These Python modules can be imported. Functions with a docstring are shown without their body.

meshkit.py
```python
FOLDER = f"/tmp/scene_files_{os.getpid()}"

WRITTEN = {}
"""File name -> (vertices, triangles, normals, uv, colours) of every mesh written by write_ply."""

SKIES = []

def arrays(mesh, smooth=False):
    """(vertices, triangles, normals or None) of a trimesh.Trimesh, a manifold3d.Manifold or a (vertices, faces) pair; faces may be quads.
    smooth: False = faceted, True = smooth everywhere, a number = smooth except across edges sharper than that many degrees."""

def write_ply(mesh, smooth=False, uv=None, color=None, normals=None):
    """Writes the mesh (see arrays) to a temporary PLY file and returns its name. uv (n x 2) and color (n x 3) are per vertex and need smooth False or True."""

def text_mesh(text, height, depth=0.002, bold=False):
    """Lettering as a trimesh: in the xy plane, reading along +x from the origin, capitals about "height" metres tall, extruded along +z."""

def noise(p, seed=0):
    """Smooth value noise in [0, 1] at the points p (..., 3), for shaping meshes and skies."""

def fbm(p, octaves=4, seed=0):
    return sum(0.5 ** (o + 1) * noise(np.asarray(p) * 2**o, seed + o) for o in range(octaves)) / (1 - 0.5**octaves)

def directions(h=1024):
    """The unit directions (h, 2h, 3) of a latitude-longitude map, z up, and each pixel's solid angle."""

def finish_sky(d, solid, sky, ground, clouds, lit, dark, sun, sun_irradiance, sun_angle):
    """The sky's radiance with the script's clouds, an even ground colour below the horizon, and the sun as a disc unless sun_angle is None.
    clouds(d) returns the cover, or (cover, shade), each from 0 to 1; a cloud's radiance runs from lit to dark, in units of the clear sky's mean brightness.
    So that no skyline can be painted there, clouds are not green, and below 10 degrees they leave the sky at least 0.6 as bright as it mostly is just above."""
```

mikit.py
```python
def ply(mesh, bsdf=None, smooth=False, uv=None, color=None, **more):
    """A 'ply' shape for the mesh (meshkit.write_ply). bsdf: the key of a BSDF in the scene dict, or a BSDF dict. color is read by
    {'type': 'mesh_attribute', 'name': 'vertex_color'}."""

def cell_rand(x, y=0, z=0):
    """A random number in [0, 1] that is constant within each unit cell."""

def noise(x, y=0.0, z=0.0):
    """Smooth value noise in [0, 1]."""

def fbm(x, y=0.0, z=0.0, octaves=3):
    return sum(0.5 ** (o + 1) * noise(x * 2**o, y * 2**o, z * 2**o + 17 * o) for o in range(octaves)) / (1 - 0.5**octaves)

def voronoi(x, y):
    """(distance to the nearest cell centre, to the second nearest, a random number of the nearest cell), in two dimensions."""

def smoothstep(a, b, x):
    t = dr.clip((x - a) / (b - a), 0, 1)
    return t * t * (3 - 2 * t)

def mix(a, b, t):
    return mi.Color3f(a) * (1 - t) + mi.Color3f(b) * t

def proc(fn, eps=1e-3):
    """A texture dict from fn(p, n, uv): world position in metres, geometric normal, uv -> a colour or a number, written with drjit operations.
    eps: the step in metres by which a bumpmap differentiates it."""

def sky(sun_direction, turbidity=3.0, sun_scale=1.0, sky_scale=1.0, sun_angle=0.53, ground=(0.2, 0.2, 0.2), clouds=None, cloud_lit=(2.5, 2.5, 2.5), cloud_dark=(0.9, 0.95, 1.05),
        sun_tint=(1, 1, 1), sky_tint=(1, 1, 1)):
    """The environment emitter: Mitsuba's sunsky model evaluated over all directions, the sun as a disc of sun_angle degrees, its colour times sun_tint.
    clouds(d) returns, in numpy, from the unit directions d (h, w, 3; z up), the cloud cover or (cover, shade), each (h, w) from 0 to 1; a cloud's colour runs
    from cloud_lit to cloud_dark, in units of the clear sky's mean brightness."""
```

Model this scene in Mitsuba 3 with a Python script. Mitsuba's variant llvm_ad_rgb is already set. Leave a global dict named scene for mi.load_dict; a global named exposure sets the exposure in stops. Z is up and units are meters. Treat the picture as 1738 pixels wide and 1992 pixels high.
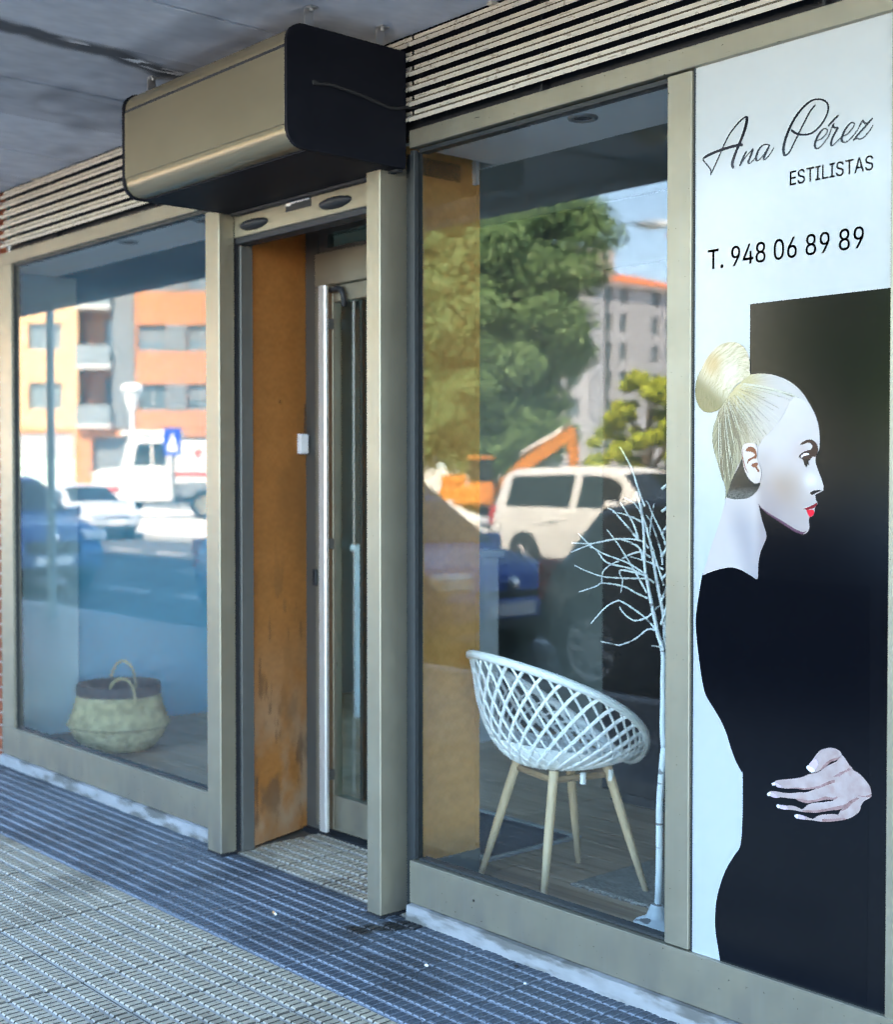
import math, random
import numpy as np, trimesh, shapely, mitsuba as mi, mikit, meshkit, drjit as dr, manifold3d
from shapely.geometry import Polygon, LineString, Point, box as sbox
from shapely.ops import unary_union

T = mi.ScalarTransform4f
scene, labels = {}, {}

# ------------------------------------------------------------------ camera, sky, exposure
CAM = np.array([0.0, -2.735, 1.4]); YAW, PITCH = 0.84525, -0.02439
VIEW = np.array([-math.sin(YAW) * math.cos(PITCH), math.cos(YAW) * math.cos(PITCH), math.sin(PITCH)])
scene['camera'] = {'type': 'thinlens', 'fov': 36.78, 'fov_axis': 'x', 'aperture_radius': 0.0085, 'focus_distance': 3.55,
                   'near_clip': 0.05, 'far_clip': 2000.0,
                   'to_world': T().look_at(origin=CAM.tolist(), target=(CAM + VIEW).tolist(), up=[0.0, 0.0, 1.0])}
scene['sky'] = mikit.sky([0.42, 0.74, 1.0], turbidity=2.2, sun_scale=0.68, sky_scale=1.25, sky_tint=(1.13, 1.0, 0.84))
exposure = 5.5

# ------------------------------------------------------------------ helpers
def rgb(c): return {'type': 'rgb', 'value': list(map(float, c))}
def mat(name, d): scene[name] = d; return name
def ref(n): return {'type': 'ref', 'id': n}
def two(d): return {'type': 'twosided', 'bsdf': d}
def prin(name, c, rough=0.5, metal=0.0, spec=0.5, coat=0.0, bump=None, bscale=0.001, eps=1e-3):
    d = {'type': 'principled', 'base_color': mikit.proc(c) if callable(c) else rgb(c), 'metallic': float(metal), 'specular': float(spec)}
    d['roughness'] = mikit.proc(rough) if callable(rough) else float(rough)
    if coat: d['clearcoat'] = float(coat); d['clearcoat_gloss'] = 0.95
    if bump is not None:
        d = {'type': 'bumpmap', 'arbitrary': mikit.proc(bump, eps), 'scale': float(bscale), 'bsdf': d}
    return mat(name, two(d))

used = {}
def num(k):
    used[k] = used.get(k, 0) + 1
    return k if used[k] == 1 else '%s_%03d' % (k, used[k] - 1)
def thing(name, label=None, cat=None, group=None, kind=None):
    k = num(name); labels[k] = {}
    if label: labels[k]['label'] = label
    if cat: labels[k]['category'] = cat
    if group: labels[k]['group'] = group
    if kind: labels[k]['kind'] = kind
    return k
def part(parent, name, mesh, m, smooth=False, label=None, kind=None, to_world=None):
    k = num(parent + '__' + name)
    scene[k] = mesh if isinstance(mesh, dict) else mikit.ply(mesh, m, smooth)
    if to_world is not None: scene[k] = {**scene[k], 'to_world': to_world}
    if label or kind:
        labels[k] = {}
        if label: labels[k]['label'] = label
        if kind: labels[k]['kind'] = kind
    return k
def one(name, mesh, m, label, cat=None, smooth=False, group=None, kind=None):
    k = thing(name, label, cat, group, kind)
    scene[k] = mikit.ply(mesh, m, smooth)
    return k
def struct(name, mesh, m, label=None, smooth=False):
    return one(name, mesh, m, label, None, smooth, None, 'structure')

def bx(x0, x1, y0, y1, z0, z1, b=0.0):
    c = np.array([(x0 + x1) / 2, (y0 + y1) / 2, (z0 + z1) / 2]); h = np.abs(np.array([x1 - x0, y1 - y0, z1 - z0])) / 2
    if b <= 0:
        return trimesh.creation.box(extents=h * 2, transform=trimesh.transformations.translation_matrix(c))
    b = min(b, h.min() * 0.45); pts = []
    for s in np.ndindex(2, 2, 2):
        s = np.array(s) * 2 - 1
        for k in range(3):
            e = h.copy() - b; e[k] = h[k]; pts.append(c + s * e)
    return trimesh.convex.convex_hull(np.array(pts))
def cat(*ms): return trimesh.util.concatenate([m for m in ms])
def tube(pts, r, sides=8, caps=True):
    p = np.asarray(pts, float); n = len(p); r = np.broadcast_to(np.asarray(r, float), (n,))
    t = np.gradient(p, axis=0); t /= np.linalg.norm(t, axis=1, keepdims=True) + 1e-12
    up = np.array([0, 0, 1.0]) if abs(t[0][2]) < 0.9 else np.array([1.0, 0, 0])
    a = np.cross(t[0], up); a /= np.linalg.norm(a); V = []
    for i in range(n):
        a = a - t[i] * (a @ t[i]); a /= np.linalg.norm(a) + 1e-12; b = np.cross(t[i], a)
        for k in range(sides):
            w = 2 * math.pi * k / sides; V.append(p[i] + r[i] * (math.cos(w) * a + math.sin(w) * b))
    F = []
    for i in range(n - 1):
        for k in range(sides):
            q = [i * sides + k, i * sides + (k + 1) % sides, (i + 1) * sides + (k + 1) % sides, (i + 1) * sides + k]
            F += [[q[0], q[1], q[2]], [q[0], q[2], q[3]]]
    if caps:
        V += [p[0], p[-1]]; c0, c1 = len(V) - 2, len(V) - 1
        for k in range(sides):
            F += [[c0, (k + 1) % sides, k], [c1, (n - 1) * sides + k, (n - 1) * sides + (k + 1) % sides]]
    return trimesh.Trimesh(np.array(V), np.array(F), process=False)
def cyl(p0, p1, r0, r1=None, sides=16):
    return tube([p0, p1], [r0, r0 if r1 is None else r1], sides)
def lathe(prof, n=40, c=(0, 0, 0)):
    V, F = [], []
    for r, z in prof:
        for k in range(n):
            a = 2 * math.pi * k / n; V.append([c[0] + r * math.cos(a), c[1] + r * math.sin(a), c[2] + z])
    for i in range(len(prof) - 1):
        for k in range(n):
            q = [i * n + k, i * n + (k + 1) % n, (i + 1) * n + (k + 1) % n, (i + 1) * n + k]
            F += [[q[0], q[1], q[2]], [q[0], q[2], q[3]]]
    return trimesh.Trimesh(np.array(V), np.array(F), process=False)
def extr(poly, depth):
    gs = list(getattr(poly, 'geoms', [poly]))
    return cat(*[trimesh.creation.extrude_polygon(g, depth, engine='earcut') for g in gs if g.area > 0])
def along_x(poly_yz, x0, x1):
    """a (y, z) profile run along x"""
    m = extr(poly_yz, x1 - x0); v = m.vertices.copy()
    m.vertices = np.stack([v[:, 2] + x0, v[:, 0], v[:, 1]], 1); return m
def facing(poly_xz, y, depth):
    """an (x, z) outline as a plate, its front at y (towards -y), thickness depth behind it"""
    m = extr(poly_xz, depth); v = m.vertices.copy()
    m.vertices = np.stack([v[:, 0], y + v[:, 2], v[:, 1]], 1); m.faces = m.faces[:, ::-1]; return m
def moved(m, M): m = m.copy(); m.apply_transform(M); return m
def manif(m): return manifold3d.Manifold(manifold3d.Mesh(np.asarray(m.vertices, np.float32), np.asarray(m.faces, np.uint32)))
def trim(M): q = M.to_mesh(); return trimesh.Trimesh(q.vert_properties[:, :3], q.tri_verts, process=False)
def smooth_path(pts, n=8):
    p = np.asarray(pts, float); q = np.vstack([2 * p[0] - p[1], p, 2 * p[-1] - p[-2]]); out = []
    for i in range(1, len(q) - 2):
        for t in np.linspace(0, 1, n, endpoint=False):
            out.append(0.5 * (2 * q[i] + (q[i + 1] - q[i - 1]) * t + (2 * q[i - 1] - 5 * q[i] + 4 * q[i + 1] - q[i + 2]) * t ** 2 + (3 * q[i] - q[i - 1] - 3 * q[i + 1] + q[i + 2]) * t ** 3))
    out.append(p[-1]); return np.array(out)

C3 = mi.Color3f
def mixc(a, b, t): return mikit.mix(a, b, t)
sst, fbm, noise = mikit.smoothstep, mikit.fbm, mikit.noise

# ------------------------------------------------------------------ materials
def f_alu(p, n, uv):
    g = fbm(p.x * 9, p.y * 9, p.z * 9, 3); s = noise(p.x * 60, p.y * 60, p.z * 6)
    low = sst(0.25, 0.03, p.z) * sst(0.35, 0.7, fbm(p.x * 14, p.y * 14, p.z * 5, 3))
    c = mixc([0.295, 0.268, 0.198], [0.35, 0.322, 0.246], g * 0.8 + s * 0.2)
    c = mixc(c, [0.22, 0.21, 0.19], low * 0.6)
    sm_ = sst(0.52, 0.66, fbm(p.x * 5 + 9, p.y * 20, p.z * 11, 5)); c = mixc(c, [0.30, 0.275, 0.215], sm_ * 0.25)
    run = sst(0.60, 0.75, fbm(p.x * 60, p.y * 60, p.z * 2.5, 3)); c = mixc(c, [0.33, 0.31, 0.26], run * 0.2)
    return mixc(c, [0.06, 0.055, 0.045], sst(0.962, 0.98, noise(p.x * 95, p.y * 60, p.z * 95)) * 0.75)
prin('mat_aluminium', f_alu, rough=lambda p, n, uv: 0.36 + 0.14 * fbm(p.x * 7, p.y * 7, p.z * 4, 3), metal=0.68)
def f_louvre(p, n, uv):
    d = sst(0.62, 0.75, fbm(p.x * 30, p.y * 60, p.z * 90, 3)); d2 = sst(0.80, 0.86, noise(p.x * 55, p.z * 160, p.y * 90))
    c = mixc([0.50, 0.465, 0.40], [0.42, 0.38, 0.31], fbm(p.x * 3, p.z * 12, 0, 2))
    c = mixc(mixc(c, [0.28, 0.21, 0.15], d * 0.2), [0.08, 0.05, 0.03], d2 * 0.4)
    return mixc(c, [0.085, 0.062, 0.036], sst(0.2, 0.5, n.z) * 0.92)   # shade on the up-facing slopes, painted in as dark brown
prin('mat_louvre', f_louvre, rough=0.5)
prin('mat_dark', (0.012, 0.014, 0.018), rough=0.6)
prin('mat_rubber', (0.012, 0.012, 0.013), rough=0.7)
prin('mat_gasket', (0.02, 0.024, 0.026), rough=0.5)
prin('mat_dark_alu', lambda p, n, uv: mixc([0.10, 0.10, 0.095], [0.15, 0.145, 0.13], fbm(p.x * 20, p.y * 20, p.z * 3, 3)), rough=0.4, metal=0.4)
prin('mat_box', lambda p, n, uv: mixc([0.215, 0.182, 0.118], [0.25, 0.215, 0.145], fbm(p.x * 5, p.y * 5, p.z * 8, 4)), rough=0.34, metal=0.6)
prin('mat_box_end', lambda p, n, uv: mixc([0.004, 0.005, 0.009], [0.008, 0.009, 0.014], fbm(p.y * 9, p.z * 9, 0, 4)), rough=0.6, spec=0.12)
prin('mat_steel', (0.45, 0.46, 0.47), rough=0.35, metal=0.9)
prin('mat_bright_bar', (0.72, 0.70, 0.66), rough=0.3, metal=0.6)
def f_soffit(p, n, uv):
    a = fbm(p.x * 2.2, p.y * 3.5, 1, 5); st = fbm(p.x * 9, p.y * 2.2, 5, 4)
    hi = fbm(p.x * 26, p.y * 15, 8, 4)
    c = mixc([0.30, 0.325, 0.375], [0.55, 0.58, 0.635], a * 0.55 + st * 0.3 + hi * 0.42)
    pa = mikit.cell_rand(dr.floor(p.x), 3, 7); c = c * (0.88 + 0.24 * pa)
    dk = sst(0.56, 0.72, fbm(p.x * 1.3 + 7, p.y * 1.9, 9, 4)); c = mixc(c, [0.12, 0.13, 0.155], dk * 0.5)
    crk = 1 - sst(0.0, 0.045, dr.abs(fbm(p.x * 2.1 + 3, p.y * 1.1, 2, 4) - 0.5)); c = mixc(c, [0.05, 0.05, 0.056], crk * 0.15 * sst(0.4, 0.6, noise(p.x * 1.5, p.y * 1.5, 4)))
    # the long stained seam with flaking lime across the slab, by the shutter box
    sx = -4.03 - 0.13 * (p.y + 1.0) + 0.05 * (fbm(p.y * 5, 2, 2, 3) - 0.5); q = dr.abs(p.x - sx) / (0.03 + 0.05 * fbm(p.y * 9, p.x * 12, 1, 3))
    c = mixc(c, [0.035, 0.037, 0.043], (1 - sst(0.4, 1.5, q)) * 0.85)
    lime = (1 - sst(0.15, 0.7, dr.abs(p.x - sx - 0.012) / 0.05)) * sst(0.48, 0.6, fbm(p.x * 30, p.y * 9, 3, 3)) * sst(-0.85, -0.70, p.y)
    return mixc(c, [0.66, 0.68, 0.72], lime * 0.85)
prin('mat_soffit', f_soffit, rough=0.85, spec=0.2, bump=lambda p, n, uv: fbm(p.x * 18, p.y * 18, p.z, 4), bscale=0.006)
def f_plaster_strip(p, n, uv):
    return mixc(mixc([0.36, 0.36, 0.365], [0.22, 0.217, 0.21], fbm(p.x * 16, p.y * 16, p.z * 30, 4)), [0.09, 0.085, 0.07], sst(0.47, 0.70, fbm(p.x * 8, 3, p.z * 22, 4)) * 0.75)
prin('mat_strip', f_plaster_strip, rough=0.9, spec=0.2, bump=lambda p, n, uv: fbm(p.x * 50, p.y * 50, p.z * 50, 3), bscale=0.006)
def f_recess(p, n, uv):
    g = fbm(p.x * 12, p.y * 12, p.z * 12, 5); hi = fbm(p.x * 70, p.y * 70, p.z * 70, 2)
    c = mixc([0.30, 0.112, 0.026], [0.45, 0.19, 0.052], g * 0.45 + hi * 0.55)
    low = sst(0.95, 0.05, p.z); st = fbm(p.x * 7, p.y * 7 + 3, p.z * 4, 5)
    c = mixc(c, [0.40, 0.27, 0.17], low * sst(0.35, 0.62, st) * 0.9)
    c = mixc(c, [0.13, 0.075, 0.045], low * sst(0.55, 0.72, fbm(p.y * 9 + 8, p.z * 6, 2, 5)) * 0.7)
    scuff = sst(0.66, 0.74, fbm(p.y * 26, p.z * 5, 31, 4)) * sst(1.3, 0.6, p.z); c = mixc(c, [0.11, 0.06, 0.035], scuff * 0.55)
    spot = 1 - sst(0.006, 0.016, dr.sqrt(dr.square(p.y - 0.26) + dr.square(p.z - 1.70) * 0.8) + 0.01 * noise(p.y * 90, p.z * 90)); c = mixc(c, [0.09, 0.045, 0.02], spot * 0.8)
    return mixc(c, [0.22, 0.10, 0.035], sst(0.55, 0.8, fbm(p.y * 5, p.z * 2.2, 12, 4)) * 0.4)
prin('mat_recess', f_recess, rough=0.85, spec=0.2, bump=lambda p, n, uv: fbm(p.x * 90, p.y * 90, p.z * 90, 3), bscale=0.003)
prin('mat_tan_wall', lambda p, n, uv: mixc([0.52, 0.265, 0.075], [0.64, 0.36, 0.125], fbm(p.x * 40, p.y * 40, p.z * 40, 4)), rough=0.85, spec=0.2)
prin('mat_brick', lambda p, n, uv: mixc([0.26, 0.062, 0.03], [0.36, 0.11, 0.055], fbm(p.x * 25, p.y * 25, p.z * 25, 4)), rough=0.9, spec=0.2)
prin('mat_mortar', lambda p, n, uv: mixc([0.38, 0.36, 0.33], [0.50, 0.48, 0.45], fbm(p.x * 40, p.y * 40, p.z * 40, 3)), rough=0.95, spec=0.1)
prin('mat_blue_wall', lambda p, n, uv: mixc([0.17, 0.52, 0.74], [0.22, 0.58, 0.80], fbm(p.x * 2, p.y * 2, p.z * 2, 3)), rough=0.7)
prin('mat_pale_blue', lambda p, n, uv: mixc([0.55, 0.84, 0.96], [0.60, 0.88, 0.97], fbm(p.x * 2, p.y * 2, p.z * 2, 3)), rough=0.6)
prin('mat_white_wall', lambda p, n, uv: mixc([0.74, 0.76, 0.78], [0.79, 0.81, 0.82], fbm(p.x * 2, p.y * 2, p.z * 2, 3)), rough=0.7)
prin('mat_grey_wall', lambda p, n, uv: mixc([0.125, 0.135, 0.122], [0.15, 0.16, 0.145], fbm(p.x * 2, p.y * 2, p.z * 2, 3)), rough=0.8)
prin('mat_ceiling', (0.84, 0.86, 0.86), rough=0.8)
prin('mat_upper_wall', (0.62, 0.65, 0.66), rough=0.9)
prin('mat_desk', (0.74, 0.77, 0.80), rough=0.35)
prin('mat_black_cabinet', (0.006, 0.006, 0.008), rough=0.35)
def f_wood(p, n, uv):
    row = dr.floor(p.y / 0.145); seg = dr.floor((p.x + mikit.cell_rand(row, 1) * 1.2) / 1.2)
    tone = mikit.cell_rand(row, seg, 5); gr = fbm(p.x * 3 + row * 7, p.y * 70, row, 4)
    return mixc([0.20, 0.135, 0.08], [0.44, 0.33, 0.225], gr * 0.6 + tone * 0.4)
prin('mat_plank', f_wood, rough=0.45, bump=lambda p, n, uv: fbm(p.x * 3, p.y * 90, 0, 3), bscale=0.0015)
prin('mat_subfloor', (0.05, 0.045, 0.04), rough=0.9)
mat('mat_glass', {'type': 'thindielectric', 'int_ior': 1.5, 'specular_transmittance': rgb((0.93, 0.96, 0.95))})
mat('mat_door_glass', {'type': 'thindielectric', 'int_ior': 1.5, 'specular_transmittance': rgb((0.75, 0.9, 0.85))})
prin('mat_asphalt', lambda p, n, uv: mixc([0.04, 0.043, 0.047], [0.064, 0.067, 0.071], fbm(p.x * 1.2, p.y * 3, 0, 3) * 0.5 + noise(p.x * 60, p.y * 60) * 0.5), rough=0.8, spec=0.3)
prin('mat_marking', lambda p, n, uv: mixc([0.62, 0.6, 0.57], [0.42, 0.41, 0.40], sst(0.45, 0.7, fbm(p.x * 12, p.y * 12, 0, 3))), rough=0.7)
prin('mat_kerb', lambda p, n, uv: mixc([0.32, 0.32, 0.31], [0.42, 0.42, 0.40], fbm(p.x * 14, p.y * 14, p.z * 14, 3)), rough=0.85)
prin('mat_far_paving', lambda p, n, uv: mixc([0.36, 0.35, 0.32], [0.46, 0.45, 0.42], fbm(p.x * 0.6, p.y * 0.6, 0, 4)), rough=0.9)

def tile_shape(p):
    """0 on a bar's top, 1 in the channel between bars"""
    return 1 - sst(-0.0036, -0.0022, p.z)
def f_tile_common(p, n, bar_a, bar_b, ch, slot):
    i, j = dr.floor(p.x / 0.2795), dr.floor(p.y / 0.3225)
    tone = mikit.cell_rand(i, j, 3); g = fbm(p.x * 40, p.y * 40, 0, 4); f = noise(p.x * 420, p.y * 420)
    c = mixc(bar_a, bar_b, g * 0.55 + f * 0.25 + tone * 0.2)
    c = mixc(c, ch, tile_shape(p)); c = mixc(c, slot, dr.maximum(1 - sst(-0.0068, -0.0060, p.z), sst(0.6, 0.8, dr.abs(n.x))))
    dirt = sst(0.50, 0.72, fbm(p.x * 3.2, p.y * 3.2, 4, 4)); c = c * (1 - 0.38 * dirt)
    sp = sst(0.90, 0.93, noise(p.x * 130, p.y * 130, 7)); c = mixc(c, [0.05, 0.045, 0.04], sp * 0.7)
    # the greasy drip stain at the foot of the right-hand post
    ang = (p.x + 3.25) * 0.35 + (p.y + 0.10) * 0.94; acr = (p.x + 3.25) * 0.94 - (p.y + 0.10) * 0.35
    wob = 0.05 * (fbm(p.x * 20, p.y * 20, 1, 3) - 0.5)
    st = (1 - sst(0.025, 0.06, dr.abs(acr + wob))) * (1 - sst(0.09, 0.15, dr.abs(ang + wob)))
    return mixc(c, [0.008, 0.008, 0.008], st * 0.95)
prin('mat_tile', lambda p, n, uv: f_tile_common(p, n, [0.29, 0.245, 0.175], [0.43, 0.375, 0.28], [0.34, 0.315, 0.275], [0.15, 0.132, 0.105]), rough=lambda p, n, uv: 0.38 + 0.25 * fbm(p.x * 30, p.y * 30, 2, 3), spec=0.6,
     bump=lambda p, n, uv: noise(p.x * 500, p.y * 500, p.z * 500), bscale=0.0006, eps=5e-4)
prin('mat_tile_dark', lambda p, n, uv: f_tile_common(p, n, [0.02, 0.029, 0.041], [0.078, 0.098, 0.124], [0.25, 0.275, 0.315], [0.15, 0.17, 0.20]), rough=lambda p, n, uv: 0.42 + 0.25 * fbm(p.x * 30, p.y * 30, 2, 3), spec=0.5,
     bump=lambda p, n, uv: noise(p.x * 500, p.y * 500, p.z * 500), bscale=0.0006, eps=5e-4)
# ------------------------------------------------------------------ ground
ROAD = -0.14
struct('ground', bx(-400, 400, -400, 60, ROAD - 0.6, ROAD - 0.02), 'mat_far_paving', 'pale flat ground stretching away beyond the road')
sw = struct('sidewalk', bx(-40, 12, -3.75, -0.001, ROAD - 0.1, -0.0125), 'mat_tile', 'shaded ribbed-tile sidewalk in front of the shop')
road = struct('road', bx(-140, 60, -14.3, -3.9, ROAD - 0.1, ROAD), 'mat_asphalt', 'grey asphalt street half in shade, half in sun')
far_sw = struct('pavement', bx(-140, 60, -30.0, -14.45, ROAD - 0.1, -0.02), 'mat_far_paving', 'sunlit pale pavement on the far side of the street')
for i in range(44):
    x = -34 + i
    part(sw, 'kerb_stone', bx(x + 0.004, x + 0.996, -3.9, -3.75, ROAD - 0.1, -0.004, 0.012), 'mat_kerb')
part(far_sw, 'kerb', bx(-140, 60, -14.45, -14.3, ROAD - 0.1, 0.0, 0.012), 'mat_kerb')
for k in range(14):
    x0 = -27.0 + k * 1.9
    part(road, 'marking', bx(x0, x0 + 1.15, -6.36, -6.26, ROAD - 0.01, ROAD + 0.004), 'mat_marking')
    part(road, 'marking', bx(x0 - 2, x0 - 0.85, -11.46, -11.36, ROAD - 0.01, ROAD + 0.004), 'mat_marking')
for k in range(8):
    x0 = -38 + k * 6.0
    part(road, 'marking', bx(x0, x0 + 2.6, -8.95, -8.83, ROAD - 0.01, ROAD + 0.004), 'mat_marking')

# ribbed tiles: bars with bevelled ends on a slab
def tile_mesh(w, d, nb, ns):
    parts = [bx(0.0036, w - 0.0036, 0.0036, d - 0.0036, -0.03, -0.0075, 0.0015)]
    px, py = (w - 0.006) / nb, (d - 0.006) / ns; V, F = [], []
    for j in range(ns + 1):
        a, b = max(0.0028, 0.003 + j * py - 0.0055), min(d - 0.0028, 0.003 + j * py + 0.0055); parts.append(bx(0.0028, w - 0.0028, a, b, -0.0074, -0.0036))
    for j in range(ns):
        for i in range(nb):
            x0, x1 = 0.003 + i * px + 0.0024, 0.003 + (i + 1) * px - 0.0024
            y0, y1 = 0.003 + j * py + 0.0034, 0.003 + (j + 1) * py - 0.0034
            b = len(V); e, t = 0.0014, 0.0056
            V += [[x0, y0, -0.0076], [x1, y0, -0.0076], [x1, y1, -0.0076], [x0, y1, -0.0076],
                  [x0 + e, y0 + t, 0], [x1 - e, y0 + t, 0], [x1 - e, y1 - t * 0.6, 0], [x0 + e, y1 - t * 0.6, 0]]
            for q in ([0, 1, 5, 4], [1, 2, 6, 5], [2, 3, 7, 6], [3, 0, 4, 7], [4, 5, 6, 7]):
                F += [[b + q[0], b + q[1], b + q[2]], [b + q[0], b + q[2], b + q[3]]]
    parts.append(trimesh.Trimesh(np.array(V), np.array(F), process=False))
    return cat(*parts)
TX, TY = 0.2795, 0.3225
t_full = mikit.ply(tile_mesh(TX, TY, 10, 6), 'mat_tile'); t_half = mikit.ply(tile_mesh(TX, TY / 2, 10, 3), 'mat_tile')
t_dark = mikit.ply(tile_mesh(TX, 0.272, 10, 5), 'mat_tile_dark')
rt = random.Random(5)
X0 = -3.735 - 20 * TX
for i in range(28):
    x = X0 + i * TX
    for y, t in ((-0.545, t_dark), (-0.273, t_dark), (-0.545 - TY / 2, t_half)) + tuple((-0.545 - TY / 2 - TY * (k + 1), t_full) for k in range(4)):
        part(sw, 'tile', t, None, to_world=T().translate([x, y, rt.uniform(-0.0012, 0.0006)]).rotate([1, 0, 0], rt.uniform(-0.12, 0.12)))
for k in range(4):
    part(sw, 'tile', t_full, None, to_world=T().translate([-4.30 + k * TX, 0.004, -0.001])); part(sw, 'tile', t_half, None, to_world=T().translate([-4.30 + k * TX, 0.3275, -0.001]))
struct('threshold', bx(-4.46, -3.30, -0.001, 0.46, -0.1, -0.0125), 'mat_tile', 'tiled floor of the door recess')

# ------------------------------------------------------------------ shop building, soffit
sb = thing('shop_building', 'apartment building whose overhanging concrete soffit shades the shop front', 'building')
part(sb, 'upper_storeys', bx(-40, 25, -2.0, 12, 2.86, 11.6), 'mat_far_paving')
part(sb, 'edge_beam', bx(-40, 25, -2.06, -1.93, 2.76, 2.858), 'mat_soffit')
xs = [-40.0] + [-13.55 + k for k in range(0, 18)] + [25.0]
for a, b in zip(xs[:-1], xs[1:]):
    part(sb, 'soffit_panel', bx(a + 0.0055, b - 0.0055, -1.928, 0.02, 2.80, 2.855, 0.004), 'mat_soffit')
part(sb, 'bulkhead', bx(-6.345, -1.0, 0.045, 0.10, 2.495, 2.85), 'mat_dark')
bw = thing('brick_wall', 'red brick wall with pale mortar at the left end of the shop front', 'wall')
part(bw, 'mortar_core', bx(-12.0, -6.402, 0.012, 0.056, -0.02, 2.85), 'mat_mortar')
br_ply = {}
for r_ in range(45):
    z = 0.004 + r_ * 0.0625
    for c_ in range(3):
        xr = -6.400 - c_ * 0.25 - (0.125 if r_ % 2 else 0)
        if c_ == 0 and r_ % 2: part(bw, 'brick', bx(-6.515, -6.400, -0.001, 0.05, z, z + 0.052, 0.003), 'mat_brick')
        part(bw, 'brick', bx(xr - 0.24, xr, -0.001, 0.05, z, z + 0.052, 0.003), 'mat_brick')
pier = one('wall_pier', bx(-1.50, 14, 0.0, 0.3, -0.05, 2.85), 'mat_aluminium', 'plain metal-clad pier beyond the poster panel', 'wall')

# ------------------------------------------------------------------ interior
fl = struct('shop_floor', cat(bx(-6.95, -1.0, 0.461, 4.6, -0.08, 0.0), bx(-6.95, -4.461, 0.05, 0.46, -0.08, 0.0), bx(-3.449, -1.0, 0.05, 0.46, -0.08, 0.0)), 'mat_subfloor', 'grey-brown wood plank floor inside the shop')
rp = random.Random(2)
for r_ in range(27):
    y = 0.06 + r_ * 0.145; x = -6.94 - rp.uniform(0, 1.0)
    while x < -1.6:
        a, b = max(x, -6.94), min(x + 1.2, -1.02)
        if y < 0.44:
            if a < -4.46 < b: b = -4.462
            if a < -3.44 < b: a = -3.436
            if -4.462 < (a + b) / 2 < -3.44: b = a
        if b - a > 0.05: part(fl, 'plank', bx(a + 0.001, b - 0.001, y + 0.001, y + 0.144, -0.004, 0.012, 0.0015), 'mat_plank')
        x += 1.2
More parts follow.
